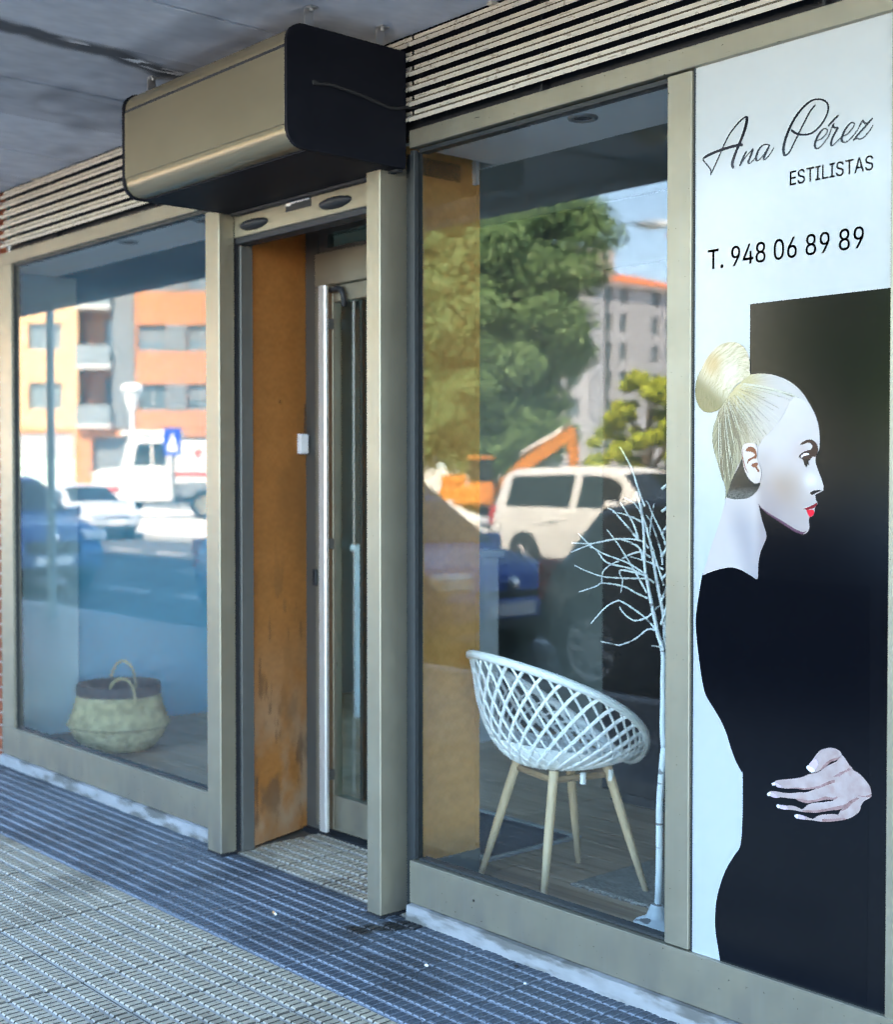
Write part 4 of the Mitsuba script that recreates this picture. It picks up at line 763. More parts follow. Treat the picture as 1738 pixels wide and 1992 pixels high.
# ------------------------------------------------------------------ the street behind the camera, seen mirrored in the glass
prin('mat_tyre', (0.018, 0.018, 0.019), rough=0.8)
prin('mat_rim', (0.55, 0.56, 0.58), rough=0.3, metal=0.8)
prin('mat_rim_dark', (0.62, 0.62, 0.63), rough=0.4, metal=0.3)
prin('mat_car_glass', (0.012, 0.018, 0.018), rough=0.06, spec=0.6, coat=1.0)
prin('mat_headlight', (0.72, 0.74, 0.76), rough=0.15, coat=1.0)
prin('mat_taillight', (0.50, 0.012, 0.012), rough=0.2, coat=1.0)
prin('mat_plate', (0.78, 0.78, 0.76), rough=0.5); prin('mat_plastic', (0.03, 0.03, 0.032), rough=0.6)
prin('mat_paint_navy', (0.018, 0.075, 0.22), rough=0.3, metal=0.25, coat=1.0)
prin('mat_paint_blue', (0.018, 0.055, 0.27), rough=0.3, metal=0.25, coat=1.0)
prin('mat_paint_black', (0.016, 0.016, 0.018), rough=0.3, metal=0.2, coat=1.0)
prin('mat_paint_white', (0.76, 0.76, 0.73), rough=0.35, coat=0.8)
prin('mat_paint_silver', (0.58, 0.60, 0.62), rough=0.3, metal=0.4, coat=0.8)
def interp(pts, x): a = np.array(pts); return np.interp(x, a[:, 0], a[:, 1])
def car(name, label, group, x0, yc, L, W, H, top, belt, side_win, front_glass, rear_glass, wheels, R, paint, rails=False, rim='mat_rim', spokes=5, emblem=False, extra_plate=True, flip=False):
    """a car along +x: x0 = its rear end, yc = its centre line"""
    t = thing(name, label, 'car', group)
    M = np.eye(4); M[:3, 3] = [x0, yc, ROAD]
    if flip: M = np.array([[-1, 0, 0, x0 + L], [0, -1, 0, yc], [0, 0, 1, ROAD], [0, 0, 0, 1.0]])
    P = lambda n, m, mt, s=False, par=t, **k: part(par, n, moved(m, M), mt, s, **k)
    def sect(x):
        zt = interp(top, x); zb = min(interp(belt, x), zt - 0.02); e = abs(2 * x / L - 1)
        w = W / 2 * (1 - 0.16 * e ** 7 - 0.05 * e ** 2); z0 = 0.20 + 0.10 * e ** 8
        wr = w - 0.05 - 0.34 * max(0.0, zt - zb - 0.05) if zt > zb + 0.06 else w - 0.07
        return zt, zb, w, wr, z0
    X = np.unique(np.concatenate([np.linspace(0, L, 60), [q[0] for q in top]])); rings = []
    for x in X:
        zt, zb, w, wr, z0 = sect(x)
        half = [(0, z0), (w - 0.12, z0), (w - 0.02, z0 + 0.08), (w, z0 + 0.25), (w, (z0 + zb) / 2 + 0.12), (w - 0.025, zb - 0.02), (w - 0.045, zb + 0.01), (wr + 0.02, max(zt - 0.09, zb + 0.012)), (wr - 0.06, zt - 0.02), (wr * 0.5, zt), (0, zt + 0.008)]
        full = half + [(-a, b) for a, b in half[-2:0:-1]]
        rings.append([(x, a, b) for a, b in full])
    n = len(rings[0]); V = [q for r_ in rings for q in r_]; F = []
    for i in range(len(rings) - 1):
        for k in range(n): a, b, c_, d_ = i * n + k, i * n + (k + 1) % n, (i + 1) * n + (k + 1) % n, (i + 1) * n + k; F += [[a, c_, b], [a, d_, c_]]
    for i, o in ((0, 1), (len(rings) - 1, -1)):
        c_ = len(V); r_ = np.mean(rings[i], 0); V.append(tuple(r_))
        for k in range(n): a, b = i * n + k, i * n + (k + 1) % n; F.append([c_, a, b] if o > 0 else [c_, b, a])
    m = trimesh.Trimesh(np.array(V), np.array(F), process=False)
    if m.volume < 0: m.invert()
    body = manif(m)
    for wx in wheels:
        for s in (1, -1):
            cy = trimesh.creation.cylinder(R * 1.16, 0.5, sections=28); cy.apply_transform(trimesh.transformations.rotation_matrix(math.pi / 2, [1, 0, 0])); cy.apply_translation([wx, s * (W / 2), R]); body = body - manif(cy)
    P('body', trim(body), paint, 32)
    # glazing, following the body's own surface
    for s in (1, -1):
        for a, b in side_win:
            xs_ = np.linspace(a, b, 9); V, F = [], []
            for x in xs_:
                zt, zb, w, wr, z0 = sect(x); p0, p1 = np.array([w - 0.045, zb + 0.01]), np.array([wr + 0.02, max(zt - 0.09, zb + 0.012)])
                for q in (0.08, 0.93): y, z = p0 + (p1 - p0) * q; V.append([x, s * (y + 0.006), z + 0.002])
            for i in range(8): q = [2 * i, 2 * i + 1, 2 * i + 3, 2 * i + 2]; F += [[q[0], q[1], q[2]], [q[0], q[2], q[3]]]
            P('side_window', trimesh.Trimesh(np.array(V), np.array(F), process=False), 'mat_car_glass')
    for nm_, (a, b) in (('windscreen', front_glass), ('rear_window', rear_glass)):
        xs_ = np.linspace(a, b, 8); V, F = [], []
        for x in xs_:
            zt, zb, w, wr, z0 = sect(x)
            for y, dz in ((-(wr - 0.07), -0.016), (-wr * 0.5, 0.0), (0, 0.008), (wr * 0.5, 0.0), (wr - 0.07, -0.016)): V.append([x + (0.008 if nm_ == 'windscreen' else -0.008), y, zt + dz + 0.008])
        for i in range(7):
            for k in range(4): q = [5 * i + k, 5 * i + k + 1, 5 * i + k + 6, 5 * i + k + 5]; F += [[q[0], q[1], q[2]], [q[0], q[2], q[3]]]
        P(nm_, trimesh.Trimesh(np.array(V), np.array(F), process=False), 'mat_car_glass')
    for wx in wheels:
        for s in (1, -1):
            wk = num(t + '__wheel'); yw = s * (W / 2 - 0.115)
            A = trimesh.transformations.rotation_matrix(-s * math.pi / 2, [1, 0, 0]); A[:3, 3] = [wx, yw, R]
            ty = lathe([(R * 0.64, -0.10), (R * 0.93, -0.105), (R, -0.07), (R, 0.07), (R * 0.93, 0.105), (R * 0.66, 0.10), (R * 0.64, 0.06)], 36)
            part(wk, 'tyre', moved(moved(ty, A), M), 'mat_tyre', 40)
            sp = [lathe([(R * 0.56, 0.075), (R * 0.645, 0.10), (R * 0.645, 0.05), (R * 0.56, 0.05)], 36), lathe([(0, 0.085), (R * 0.14, 0.08), (R * 0.16, 0.03)], 20)]
            for k in range(spokes):
                b_ = bx(R * 0.08, R * 0.60, -R * 0.075, R * 0.075, 0.05, 0.082, 0.008); b_.apply_transform(trimesh.transformations.rotation_matrix(2 * math.pi * k / spokes + 0.3, [0, 0, 1])); sp.append(b_)
            sp.append(lathe([(0, 0.02), (R * 0.63, 0.02)], 30)) if False else None
            part(wk, 'rim', moved(moved(cat(*[q for q in sp if q is not None]), A), M), rim, 40)
            part(wk, 'brake_disc', moved(moved(lathe([(0, 0.012), (R * 0.6, 0.012), (R * 0.63, 0.0)], 30), A), M), 'mat_plastic')
    zf = interp(top, L - 0.35)
    for s in (1, -1):
        w = sect(L - 0.12)[2]
        P('headlight', bx(L - 0.30, L - 0.012, s * (w - 0.32), s * (w + 0.003), zf - 0.22, zf - 0.07, 0.03), 'mat_headlight')
        w = sect(0.08)[2]; zb = interp(belt, 0.1)
        P('taillight', bx(0.006 if True else 0, 0.20, s * (w - 0.12), s * (w + 0.006), zb - 0.26, zb + 0.05, 0.02), 'mat_taillight')
        w = sect(L * 0.68)[2]; P('mirror', bx(L * 0.665, L * 0.70, s * (w - 0.03), s * (w + 0.17), interp(belt, L * 0.68) + 0.02, interp(belt, L * 0.68) + 0.17, 0.03), paint)
        P('door_handle', bx(L * 0.36, L * 0.40, s * (W / 2 - 0.01), s * (W / 2 + 0.022), interp(belt, L * .38) - 0.16, interp(belt, L * .38) - 0.125, 0.006), paint)
        P('sill_trim', bx(wheels[0] + R * 1.2, wheels[1] - R * 1.2, s * (W / 2 - 0.05), s * (W / 2 + 0.008), 0.20, 0.32, 0.01), 'mat_plastic')
    P('number_plate', bx(L - 0.02, L + 0.012, -0.26, 0.26, 0.40, 0.51), 'mat_plate'); P('number_plate', bx(-0.012, 0.02, -0.26, 0.26, 0.60, 0.71), 'mat_plate')
    P('grille', bx(L - 0.05, L + 0.006, -0.38, 0.38, 0.54, zf - 0.22, 0.01), 'mat_plastic'); P('lower_grille', bx(L - 0.06, L + 0.004, -0.6, 0.6, 0.28, 0.38, 0.01), 'mat_plastic')
    if emblem: P('emblem', moved(lathe([(0, 0.02), (0.06, 0.016), (0.075, 0.0)], 24), trimesh.transformations.translation_matrix([L + 0.005, 0, zf - 0.17]) @ trimesh.transformations.rotation_matrix(math.pi / 2, [0, 1, 0])), 'mat_rim', True)
    if rails:
        for s in (1, -1):
            a = [0.28 * L, 0.30 * L, 0.55 * L, 0.57 * L]; zt = interp(top, 0.4 * L); P('roof_rail', tube([[a[0], s * .5, zt + .0], [a[1], s * .5, zt + .07], [a[2], s * .5, zt + .07], [a[3], s * .5, zt - .01]], 0.018, 6), 'mat_rim_dark', True)
    return t
def suv(H, L): return [(0, .46 * H), (.02 * L, .60 * H), (.05 * L, .66 * H), (.13 * L, .93 * H), (.22 * L, .985 * H), (.40 * L, H), (.55 * L, .985 * H), (.60 * L, .95 * H), (.76 * L, .655 * H), (.93 * L, .57 * H), (.98 * L, .50 * H), (L, .38 * H)]
def bel(H, L): return [(0, .62 * H), (.75 * L, .60 * H), (.95 * L, .52 * H), (L, .35 * H)]
g_near = 'cars parked along the near kerb'
car('parked_car', 'dark blue estate car with roof rails, mirrored in the left window', g_near, -21.3, -5.15, 4.5, 1.82, 1.62, suv(1.62, 4.5), bel(1.62, 4.5), [(0.75, 1.55), (1.65, 3.05)], (2.75, 3.36), (0.28, 0.6), (0.85, 3.6), 0.33, 'mat_paint_navy', rails=True, emblem=True)
car('parked_car', 'bright blue hatchback mirrored beside the orange wall, its nose towards the black car', g_near, -12.0, -5.10, 3.95, 1.74, 1.43, suv(1.43, 3.95), bel(1.43, 3.95), [(0.7, 1.4), (1.5, 2.65)], (2.4, 2.95), (0.24, 0.5), (0.72, 3.2), 0.31, 'mat_paint_blue', emblem=True)
car('parked_car', 'black car parked nearest, its spoked wheel mirrored behind the white chair', g_near, -7.05, -5.12, 4.2, 1.80, 1.44, suv(1.44, 4.2), bel(1.44, 4.2), [(0.72, 1.45), (1.55, 2.8)], (2.55, 3.1), (0.26, 0.55), (0.66, 3.3), 0.345, 'mat_paint_black', rim='mat_rim_dark', spokes=9)
vt = lambda H, L: [(0, .5 * H), (.012 * L, .62 * H), (.02 * L, .66 * H), (.05 * L, .95 * H), (.10 * L, .985 * H), (.40 * L, H), (.60 * L, .985 * H), (.66 * L, .95 * H), (.80 * L, .655 * H), (.94 * L, .565 * H), (.985 * L, .48 * H), (L, .36 * H)]
vb = lambda H, L: [(0, .60 * H), (.80 * L, .60 * H), (.95 * L, .5 * H), (L, .34 * H)]
g_far = 'white cars parked across the street'
car('parked_car', 'white high-roofed van with red tail lamp, mirrored above the blue car', g_far, -16.15, -13.2, 4.2, 1.76, 1.74, vt(1.74, 4.2), vb(1.74, 4.2), [(0.45, 1.9), (2.05, 2.9)], (2.8, 3.35), (0.10, 0.22), (0.95, 3.4), 0.33, 'mat_paint_white')
car('parked_car', 'white car half hidden by the orange wall, left of the white van', g_far, -21.9, -13.0, 4.5, 1.78, 1.62, suv(1.62, 4.5), bel(1.62, 4.5), [(0.6, 1.55), (1.7, 3.1)], (2.75, 3.36), (0.28, 0.6), (0.85, 3.6), 0.32, 'mat_paint_white')
car('parked_car', 'white saloon car with round front wheel, mirrored behind the dark blue estate', g_far, -35.2, -13.5, 4.3, 1.74, 1.42, suv(1.42, 4.3), bel(1.42, 4.3), [(0.7, 1.5), (1.6, 2.9)], (2.6, 3.2), (0.26, 0.55), (0.8, 3.42), 0.31, 'mat_paint_silver')

# recovery truck
prin('mat_truck_white', lambda p, n, uv: mixc([0.74, 0.74, 0.70], [0.66, 0.66, 0.62], fbm(p.x * 2, p.y * 2, p.z * 2, 3)), rough=0.45); prin('mat_red_paint', (0.5, 0.09, 0.07), rough=0.5); prin('mat_truck_rim', (0.55, 0.47, 0.30), rough=0.6)
def placed(o, ang):
    M = np.eye(4); c_, s_ = math.cos(ang), math.sin(ang); M[:2, :2] = [[c_, -s_], [s_, c_]]; M[:3, 3] = o; return M
TM = placed([-44.6, -20.1, -0.02], math.atan2(-0.748, 0.664)) @ np.diag([0.86, 0.9, 0.93, 1.0])
tk = thing('work_truck', 'white lorry with a red-striped body and tan wheel hubs, parked before the brick flats', 'truck')
P = lambda n, m, mt, s=False, par=tk, **k: part(par, n, moved(m, TM), mt, s, **k)
cab = Polygon([(0.0, 0.75), (0.0, 1.75), (0.22, 1.85), (1.15, 1.95), (1.45, 3.05), (3.1, 3.1), (3.15, 0.75)]).buffer(0.04, join_style=1)
def slab(pg, y0, y1): m = extr(pg, y1 - y0); v = m.vertices; m.vertices = np.stack([v[:, 0], v[:, 2] + y0, v[:, 1]], 1); m.faces = m.faces[:, ::-1]; return m
P('cab', slab(cab, -1.15, 1.15), 'mat_truck_white'); P('roof_rack', bx(1.1, 3.3, -1.1, 1.1, 3.17, 3.38, 0.04), 'mat_truck_white')
for s in (1, -1):
    P('side_window', slab(Polygon([(1.62, 2.05), (1.80, 2.85), (2.35, 2.9), (2.35, 2.05)]), s * 1.16 - 0.01, s * 1.16 + 0.01), 'mat_car_glass')
    P('side_window', slab(Polygon([(2.45, 2.05), (2.45, 2.9), (2.98, 2.9), (2.98, 2.05)]), s * 1.16 - 0.01, s * 1.16 + 0.01), 'mat_car_glass')
    P('headlight', bx(-0.06, 0.02, s * 0.75 - 0.2, s * 0.75 + 0.2, 1.05, 1.3, 0.02), 'mat_headlight')
P('windscreen', trimesh.Trimesh([[1.17, -1.0, 2.02], [1.17, 1.0, 2.02], [1.42, 1.0, 2.98], [1.42, -1.0, 2.98]], [[0, 1, 2], [0, 2, 3]], process=False), 'mat_car_glass')
P('bumper', bx(-0.2, 0.1, -1.15, 1.15, 0.55, 0.95, 0.05), 'mat_plastic'); P('chassis', bx(0.3, 8.0, -0.5, 0.5, 0.6, 0.85), 'mat_plastic')
P('body', bx(3.35, 8.2, -1.2, 1.2, 1.35, 3.0, 0.04), 'mat_truck_white'); P('red_stripe', cat(bx(3.36, 8.19, -1.212, -1.199, 1.62, 1.80), bx(3.36, 8.19, 1.199, 1.212, 1.62, 1.80)), 'mat_red_paint')
P('red_emblem', cat(*[m for s in (1, -1) for m in (bx(4.1, 4.5, s * 1.206 - .006, s * 1.206 + .006, 2.45, 2.58), bx(4.24, 4.36, s * 1.208 - .006, s * 1.208 + .006, 2.3, 2.73))]), 'mat_red_paint')
for wx in (0.95, 4.5, 6.9):
    for s in (1, -1):
        wk = num(tk + '__wheel'); A = trimesh.transformations.rotation_matrix(-s * math.pi / 2, [1, 0, 0]); A[:3, 3] = [wx, s * 1.0, 0.56]
        part(wk, 'tyre', moved(moved(lathe([(0.34, -0.15), (0.52, -0.16), (0.56, -0.1), (0.56, 0.1), (0.52, 0.16), (0.34, 0.15)], 32), A), TM), 'mat_tyre', 40)
        part(wk, 'rim', moved(moved(lathe([(0, 0.07), (0.12, 0.08), (0.2, 0.03), (0.30, 0.06), (0.36, 0.155)], 28), A), TM), 'mat_truck_rim', 40)

# excavator
prin('mat_digger', lambda p, n, uv: mixc([0.72, 0.25, 0.02], [0.60, 0.20, 0.02], fbm(p.x * 3, p.y * 3, p.z * 3, 3)), rough=0.5)
ex = thing('excavator', 'orange excavator whose bent arm rises behind the white van', 'excavator')
EM = placed([-26.55, -21.85, -0.02], math.atan2(-0.75, 0.66)) @ np.diag([0.78, 0.78, 0.93, 1.0])
P = lambda n, m, mt, s=False, par=ex, **k: part(par, n, moved(m, EM), mt, s, **k)
for s in (1, -1): P('track', slab(sbox(-0.85, 0.22, 0.85, 0.26).buffer(0.24), s * 0.75 - 0.18, s * 0.75 + 0.18), 'mat_tyre')
P('turntable', lathe([(0, 0.75), (0.5, 0.75), (0.5, 0.48), (0, 0.48)], 24), 'mat_plastic'); P('house', bx(-1.3, 0.55, -0.85, 0.85, 0.76, 1.35, 0.08), 'mat_digger'); P('engine_cover', bx(-1.25, -0.35, -0.8, 0.8, 1.351, 1.65, 0.08), 'mat_digger')
cbk = P('cab', bx(-0.3, 0.55, 0.05, 0.8, 1.351, 1.45), 'mat_digger'); P('cab_glass', bx(-0.28, 0.53, 0.07, 0.78, 1.451, 2.1), 'mat_car_glass'); P('cab_roof', bx(-0.32, 0.57, 0.03, 0.82, 2.101, 2.18, 0.02), 'mat_digger')
P('boom', slab(Polygon([(0.45, 1.15), (0.5, 0.95), (1.7, 1.75), (3.3, 2.66), (3.32, 2.98), (3.1, 2.98), (1.5, 2.08)]), -0.35, -0.13), 'mat_digger')
P('stick', slab(Polygon([(3.05, 2.9), (3.2, 3.05), (3.42, 3.0), (3.56, 2.3), (3.48, 1.3), (3.28, 1.3), (3.20, 2.2)]), -0.33, -0.15), 'mat_digger')
P('boom_ram', tube([[1.5, -0.24, 2.25], [3.0, -0.24, 2.95]], 0.06, 8), 'mat_steel', True)
P('bucket', slab(Polygon([(3.2, 1.3), (3.6, 1.32), (3.7, 0.9), (3.45, 0.55), (3.0, 0.6), (2.85, 0.85), (3.2, 0.95)]), -0.6, 0.12), 'mat_plastic')

# buildings
prin('mat_brick_facade', lambda p, n, uv: mixc([0.46, 0.20, 0.088], [0.53, 0.25, 0.12], fbm(p.x * 1.5, p.y * 1.5, p.z * 3, 3) * 0.5 + 0.5 * noise(p.x * 9, p.y * 9, p.z * 30)), rough=0.9, spec=0.1)
prin('mat_brick_light', lambda p, n, uv: mixc([0.54, 0.34, 0.19], [0.60, 0.39, 0.225], fbm(p.x * 1.5, p.y * 1.5, p.z * 3, 3)), rough=0.9, spec=0.1)
prin('mat_clad', (0.17, 0.185, 0.19), rough=0.6); prin('mat_far_frame', (0.30, 0.31, 0.31), rough=0.6); prin('mat_blind', (0.62, 0.63, 0.60), rough=0.8); prin('mat_far_pane', (0.10, 0.13, 0.14), rough=0.08, spec=0.8, coat=1.0)
prin('mat_shop_sign', (0.33, 0.35, 0.36), rough=0.6); prin('mat_shop_glass', (0.50, 0.66, 0.58), rough=0.2); prin('mat_slab', (0.50, 0.50, 0.47), rough=0.8); prin('mat_rail_glass', (0.22, 0.25, 0.26), rough=0.2)
def bld(o, t): return np.array([[t[0], -t[1], 0, o[0]], [t[1], t[0], 0, o[1]], [0, 0, 1, ROAD], [0, 0, 0, 1.0]])
# local frame: x along the facade, +y out of it is -y here: facade front at y = 0, building behind at y < 0 after the turn
def facade(key, M, u0, u1, z0, z1, holes, m, depth=0.35, name='wall'):
    g = sbox(u0, z0, u1, z1)
    for h in holes: g = g.difference(sbox(*h))
    w = facing(g, 0, depth); w.vertices[:, 1] *= -1; w.faces = w.faces[:, ::-1]
    return part(key, name, moved(w, M), m)
def bwin(key, M, h, y=-0.22, blind=0.0, mid=True):
    u0, z0, u1, z1 = h; e = 0.07
    fr = [bx(u0, u0 + e, y - .05, y, z0, z1), bx(u1 - e, u1, y - .05, y, z0, z1), bx(u0 + e, u1 - e, y - .05, y, z0, z0 + e), bx(u0 + e, u1 - e, y - .05, y, z1 - e, z1)]
    if mid: fr.append(bx((u0 + u1) / 2 - .04, (u0 + u1) / 2 + .04, y - .05, y, z0 + e, z1 - e))
    k = part(key, 'window', moved(cat(*fr), M), 'mat_far_frame')
    part(k, 'pane', moved(bx(u0 + e, u1 - e, y - .06, y - .03, z0 + e, z1 - e), M), 'mat_far_pane')
    if blind: part(k, 'blind', moved(bx(u0 + e, u1 - e, y - .029, y - .01, z1 - e - blind * (z1 - z0), z1 - e), M), 'mat_clad')
    return k
fb = thing('brick_flats', 'orange brick apartment block with grey balconies, mirrored in the left window', 'building')
FM = bld((-67.65, -26.46), (0.664, -0.748)); S0 = 3.08
Wm = []
for fl_ in range(4):
    zb = 4.2 + fl_ * S0
    Lh = (1.25, zb + 2.05, 3.0, zb + 3.35) if False else (1.25, zb + 0.98, 3.0, zb + 2.36)
    Wm.append((Lh, 'L', fl_))
facade(fb, FM, -9.0, 3.85, 4.2, 16.6, [q[0] for q in Wm] + [(-7.6, 5.2 + k * S0, -5.8, 6.55 + k * S0) for k in range(4)] + [(-3.6, 5.2 + k * S0, -1.8, 6.55 + k * S0) for k in range(4)], 'mat_brick_light')
for q, _, f_ in Wm: bwin(fb, FM, q)
for k in range(4): bwin(fb, FM, (-7.6, 5.2 + k * S0, -5.8, 6.55 + k * S0)); bwin(fb, FM, (-3.6, 5.2 + k * S0, -1.8, 6.55 + k * S0))
bh = [(4.95, 4.5 + k * S0, 5.85, 6.9 + k * S0) for k in range(4)]
rec = facing(sbox(3.85, 4.2, 5.75 + .9, 16.6).difference(unary_union([sbox(*h) for h in bh])), 0, 0.3); rec.vertices[:, 1] = -rec.vertices[:, 1] - 1.1; rec.faces = rec.faces[:, ::-1]
part(fb, 'wall', moved(rec, FM), 'mat_brick_facade')
for k, h in enumerate(bh): bwin(fb, FM, h, y=-1.3, mid=False)
part(fb, 'cladding', moved(bx(5.65, 6.78, -1.09, 0.12, 4.2, 16.6), FM), 'mat_clad', label='grey metal cladding strip beside the balconies')
for k in range(4):
    z = 4.2 + k * S0
    bk_ = part(fb, 'balcony', moved(bx(3.85, 5.64, -1.09, 0.55, z - 0.02, z + 0.16), FM), 'mat_slab')
    part(bk_, 'railing', moved(cat(bx(3.87, 5.62, 0.50, 0.53, z + 0.161, z + 1.18), bx(3.87, 3.90, -0.0, 0.499, z + 0.161, z + 1.18)), FM), 'mat_rail_glass')
hs, wins = [], []
for fl_ in range(4):
    zb = 4.2 + fl_ * S0
    for k in range(6):
        u = 6.95 + k * 2.55
        hs.append((u, zb + 0.92, u + 1.5, zb + 2.28)); wins.append((hs[-1], 0.55 if (fl_ == 1 or (k + fl_) % 3 == 1) else 0.0))
facade(fb, FM, 6.78, 22.5, 4.2, 16.6, hs, 'mat_brick_facade')
for h, b_ in wins: bwin(fb, FM, h, blind=b_)
for fl_ in range(4):
    for k in range(5):
        u = 8.45 + k * 2.55; part(fb, 'infill_panel', moved(bx(u + 0.02, u + 1.03, -0.05, 0.03, 5.12 + fl_ * S0, 6.48 + fl_ * S0), FM), 'mat_clad')
part(fb, 'ground_storey', moved(cat(bx(-9, 0.4, -0.4, 0.0, 0, 4.19), bx(3.62, 4.55, -0.4, 0.05, 0, 4.19), bx(0.4, 3.62, -0.4, 0.0, 3.95, 4.19), bx(4.55, 22.5, -0.4, 0.0, 3.75, 4.19), bx(14.8, 15.8, -.4, 0, 0, 3.75)), FM), 'mat_brick_facade')
part(fb, 'shop_sign', moved(bx(0.41, 3.61, -0.25, -0.1, 2.75, 3.94), FM), 'mat_shop_sign'); part(fb, 'shop_glass', moved(bx(0.41, 3.61, -0.3, -0.2, 0.0, 2.74), FM), 'mat_shop_glass')
part(fb, 'garage_door', moved(bx(4.56, 14.79, -0.5, -0.35, 0, 3.74), FM), 'mat_clad'); part(fb, 'garage_door', moved(bx(15.81, 22.5, -0.5, -0.35, 0, 3.74), FM), 'mat_clad')
part(fb, 'core', moved(bx(-8.9, 22.4, -12, -1.45, 0, 16.5), FM), 'mat_brick_facade'); part(fb, 'attic', moved(bx(6.0, 22.4, -10, -1.4, 16.61, 19.2), FM), 'mat_clad')
part(fb, 'side_infill', moved(cat(bx(-8.9, 3.6, -1.44, -0.4, 0.1, 16.5), bx(6.85, 22.4, -1.44, -0.55, 0.1, 16.5)), FM), 'mat_dark')

prin('mat_pale_render', lambda p, n, uv: mixc([0.42, 0.42, 0.44], [0.47, 0.47, 0.49], fbm(p.x * .5, p.y * .5, p.z * .5, 3)), rough=0.9); prin('mat_roof_tile', lambda p, n, uv: mixc([0.62, 0.17, 0.05], [0.5, 0.13, 0.045], noise(p.x * 3, p.y * 3, p.z * 8)), rough=0.9); prin('mat_chimney', (0.68, 0.62, 0.55), rough=0.9)
wbk = thing('grey_flats', 'pale grey apartment block with orange tile roof and small chimney, mirrored behind the tree', 'building')
WMx = bld((-97.47, -87.80), (0.664, -0.748)); hs = []
for f_ in range(7):
    for u in (0.7, 2.6, 4.6, 6.9, 8.9): hs.append((u, 1.9 + f_ * 2.9, u + (1.15 if u not in (2.6, 6.9) else 1.4), 3.7 + f_ * 2.9))
facade(wbk, WMx, 0, 11.0, 0, 20.9, hs, 'mat_pale_render')
for h in hs: bwin(wbk, WMx, h, mid=False)
WM2 = bld(tuple((WMx @ [11.0, 0, 0, 1])[:2]), (0.05, -0.999)); hs2 = [(u, 1.9 + f_ * 2.9, u + 1.2, 3.7 + f_ * 2.9) for f_ in range(7) for u in (2.2, 4.3, 9.0, 11.1)]
facade(wbk, WM2, 0, 16, 0, 20.9, hs2, 'mat_pale_render')
for h in hs2: bwin(wbk, WM2, h, mid=False)
rf2 = part(wbk, 'roof', moved(trimesh.convex.convex_hull(np.array([[-.7, .8, 21.27], [17, .8, 21.27], [17, -13, 21.27], [-.7, -13, 21.27], [5, -6, 23.4], [13, -6, 23.4]])), WM2), 'mat_roof_tile')
part(wbk, 'eaves', moved(bx(-0.6, 16.8, -12, 0.65, 20.90, 21.255), WM2), 'mat_chimney'); part(wbk, 'core', moved(bx(0.1, 15.9, -10, -0.4, 0.1, 20.8), WM2), 'mat_pale_render')
part(rf2, 'chimney', moved(bx(3.0, 5.2, -3.2, -1.6, 22.0, 25.0, 0.05), WM2), 'mat_chimney'); part(rf2, 'chimney_cap', moved(bx(3.8, 4.8, -2.9, -1.9, 25.01, 25.8, 0.1), WM2), 'mat_clad')
part(wbk, 'core', moved(bx(0.1, 10.8, -14, -0.4, 0.1, 20.8), WMx), 'mat_pale_render')
part(wbk, 'eaves', moved(bx(-0.6, 11.5, -14, 0.6, 20.91, 21.25), WMx), 'mat_far_frame')
rf_ = part(wbk, 'roof', moved(trimesh.convex.convex_hull(np.array([[-.7, .7, 21.26], [11.6, .7, 21.26], [11.6, -15, 21.26], [-.7, -15, 21.26], [3, -6, 23.6], [8, -6, 23.6]])), WMx), 'mat_roof_tile')
part(rf_, 'chimney', moved(bx(9.3, 10.9, -3.6, -2.0, 21.6, 24.3, 0.05), WMx), 'mat_chimney'); part(rf_, 'chimney_cap', moved(bx(10.0, 10.9, -3.4, -2.4, 24.31, 25.1, 0.1), WMx), 'mat_clad')
prin('mat_cream_render', (0.74, 0.70, 0.60), rough=0.9)
cb_ = thing('cream_building', 'cream rendered apartment block mirrored as a pale glow in the poster', 'building')
CM = bld((-43.6, -53.6), (0.664, -0.748)); hs = [(u, 1.6 + f_ * 3.0, u + 1.2, 3.1 + f_ * 3.0) for f_ in range(5) for u in (0.8,)]
facade(cb_, CM, -0.2, 3.4, 0, 15.5, hs, 'mat_cream_render')
for h in hs: bwin(cb_, CM, h)
part(cb_, 'core', moved(bx(-0.1, 3.3, -8, -0.4, 0.1, 15.4), CM), 'mat_cream_render'); part(cb_, 'roof', moved(bx(-0.5, 3.7, -8.2, 0.4, 15.51, 15.8), CM), 'mat_roof_tile')

prin('mat_brown_render', (0.115, 0.075, 0.055), rough=0.9)
bb_ = thing('brown_building', 'dark brown apartment block mirrored faintly in the black poster panel', 'building')
BB = bld((-44.8, -60.2), (0.664, -0.748)); hs = [(u, 1.6 + f_ * 3.0, u + 1.3, 3.1 + f_ * 3.0) for f_ in range(2) for u in (1.0, 3.4, 5.8, 8.2)]
facade(bb_, BB, 0.3, 11, 0, 7.0, hs, 'mat_brown_render')
for h in hs: bwin(bb_, BB, h)
part(bb_, 'core', moved(bx(0.4, 10.9, -8, -0.4, 0.1, 6.9), BB), 'mat_brown_render'); part(bb_, 'roof', moved(bx(0, 11.3, -8.2, 0.4, 7.01, 7.3), BB), 'mat_roof_tile')
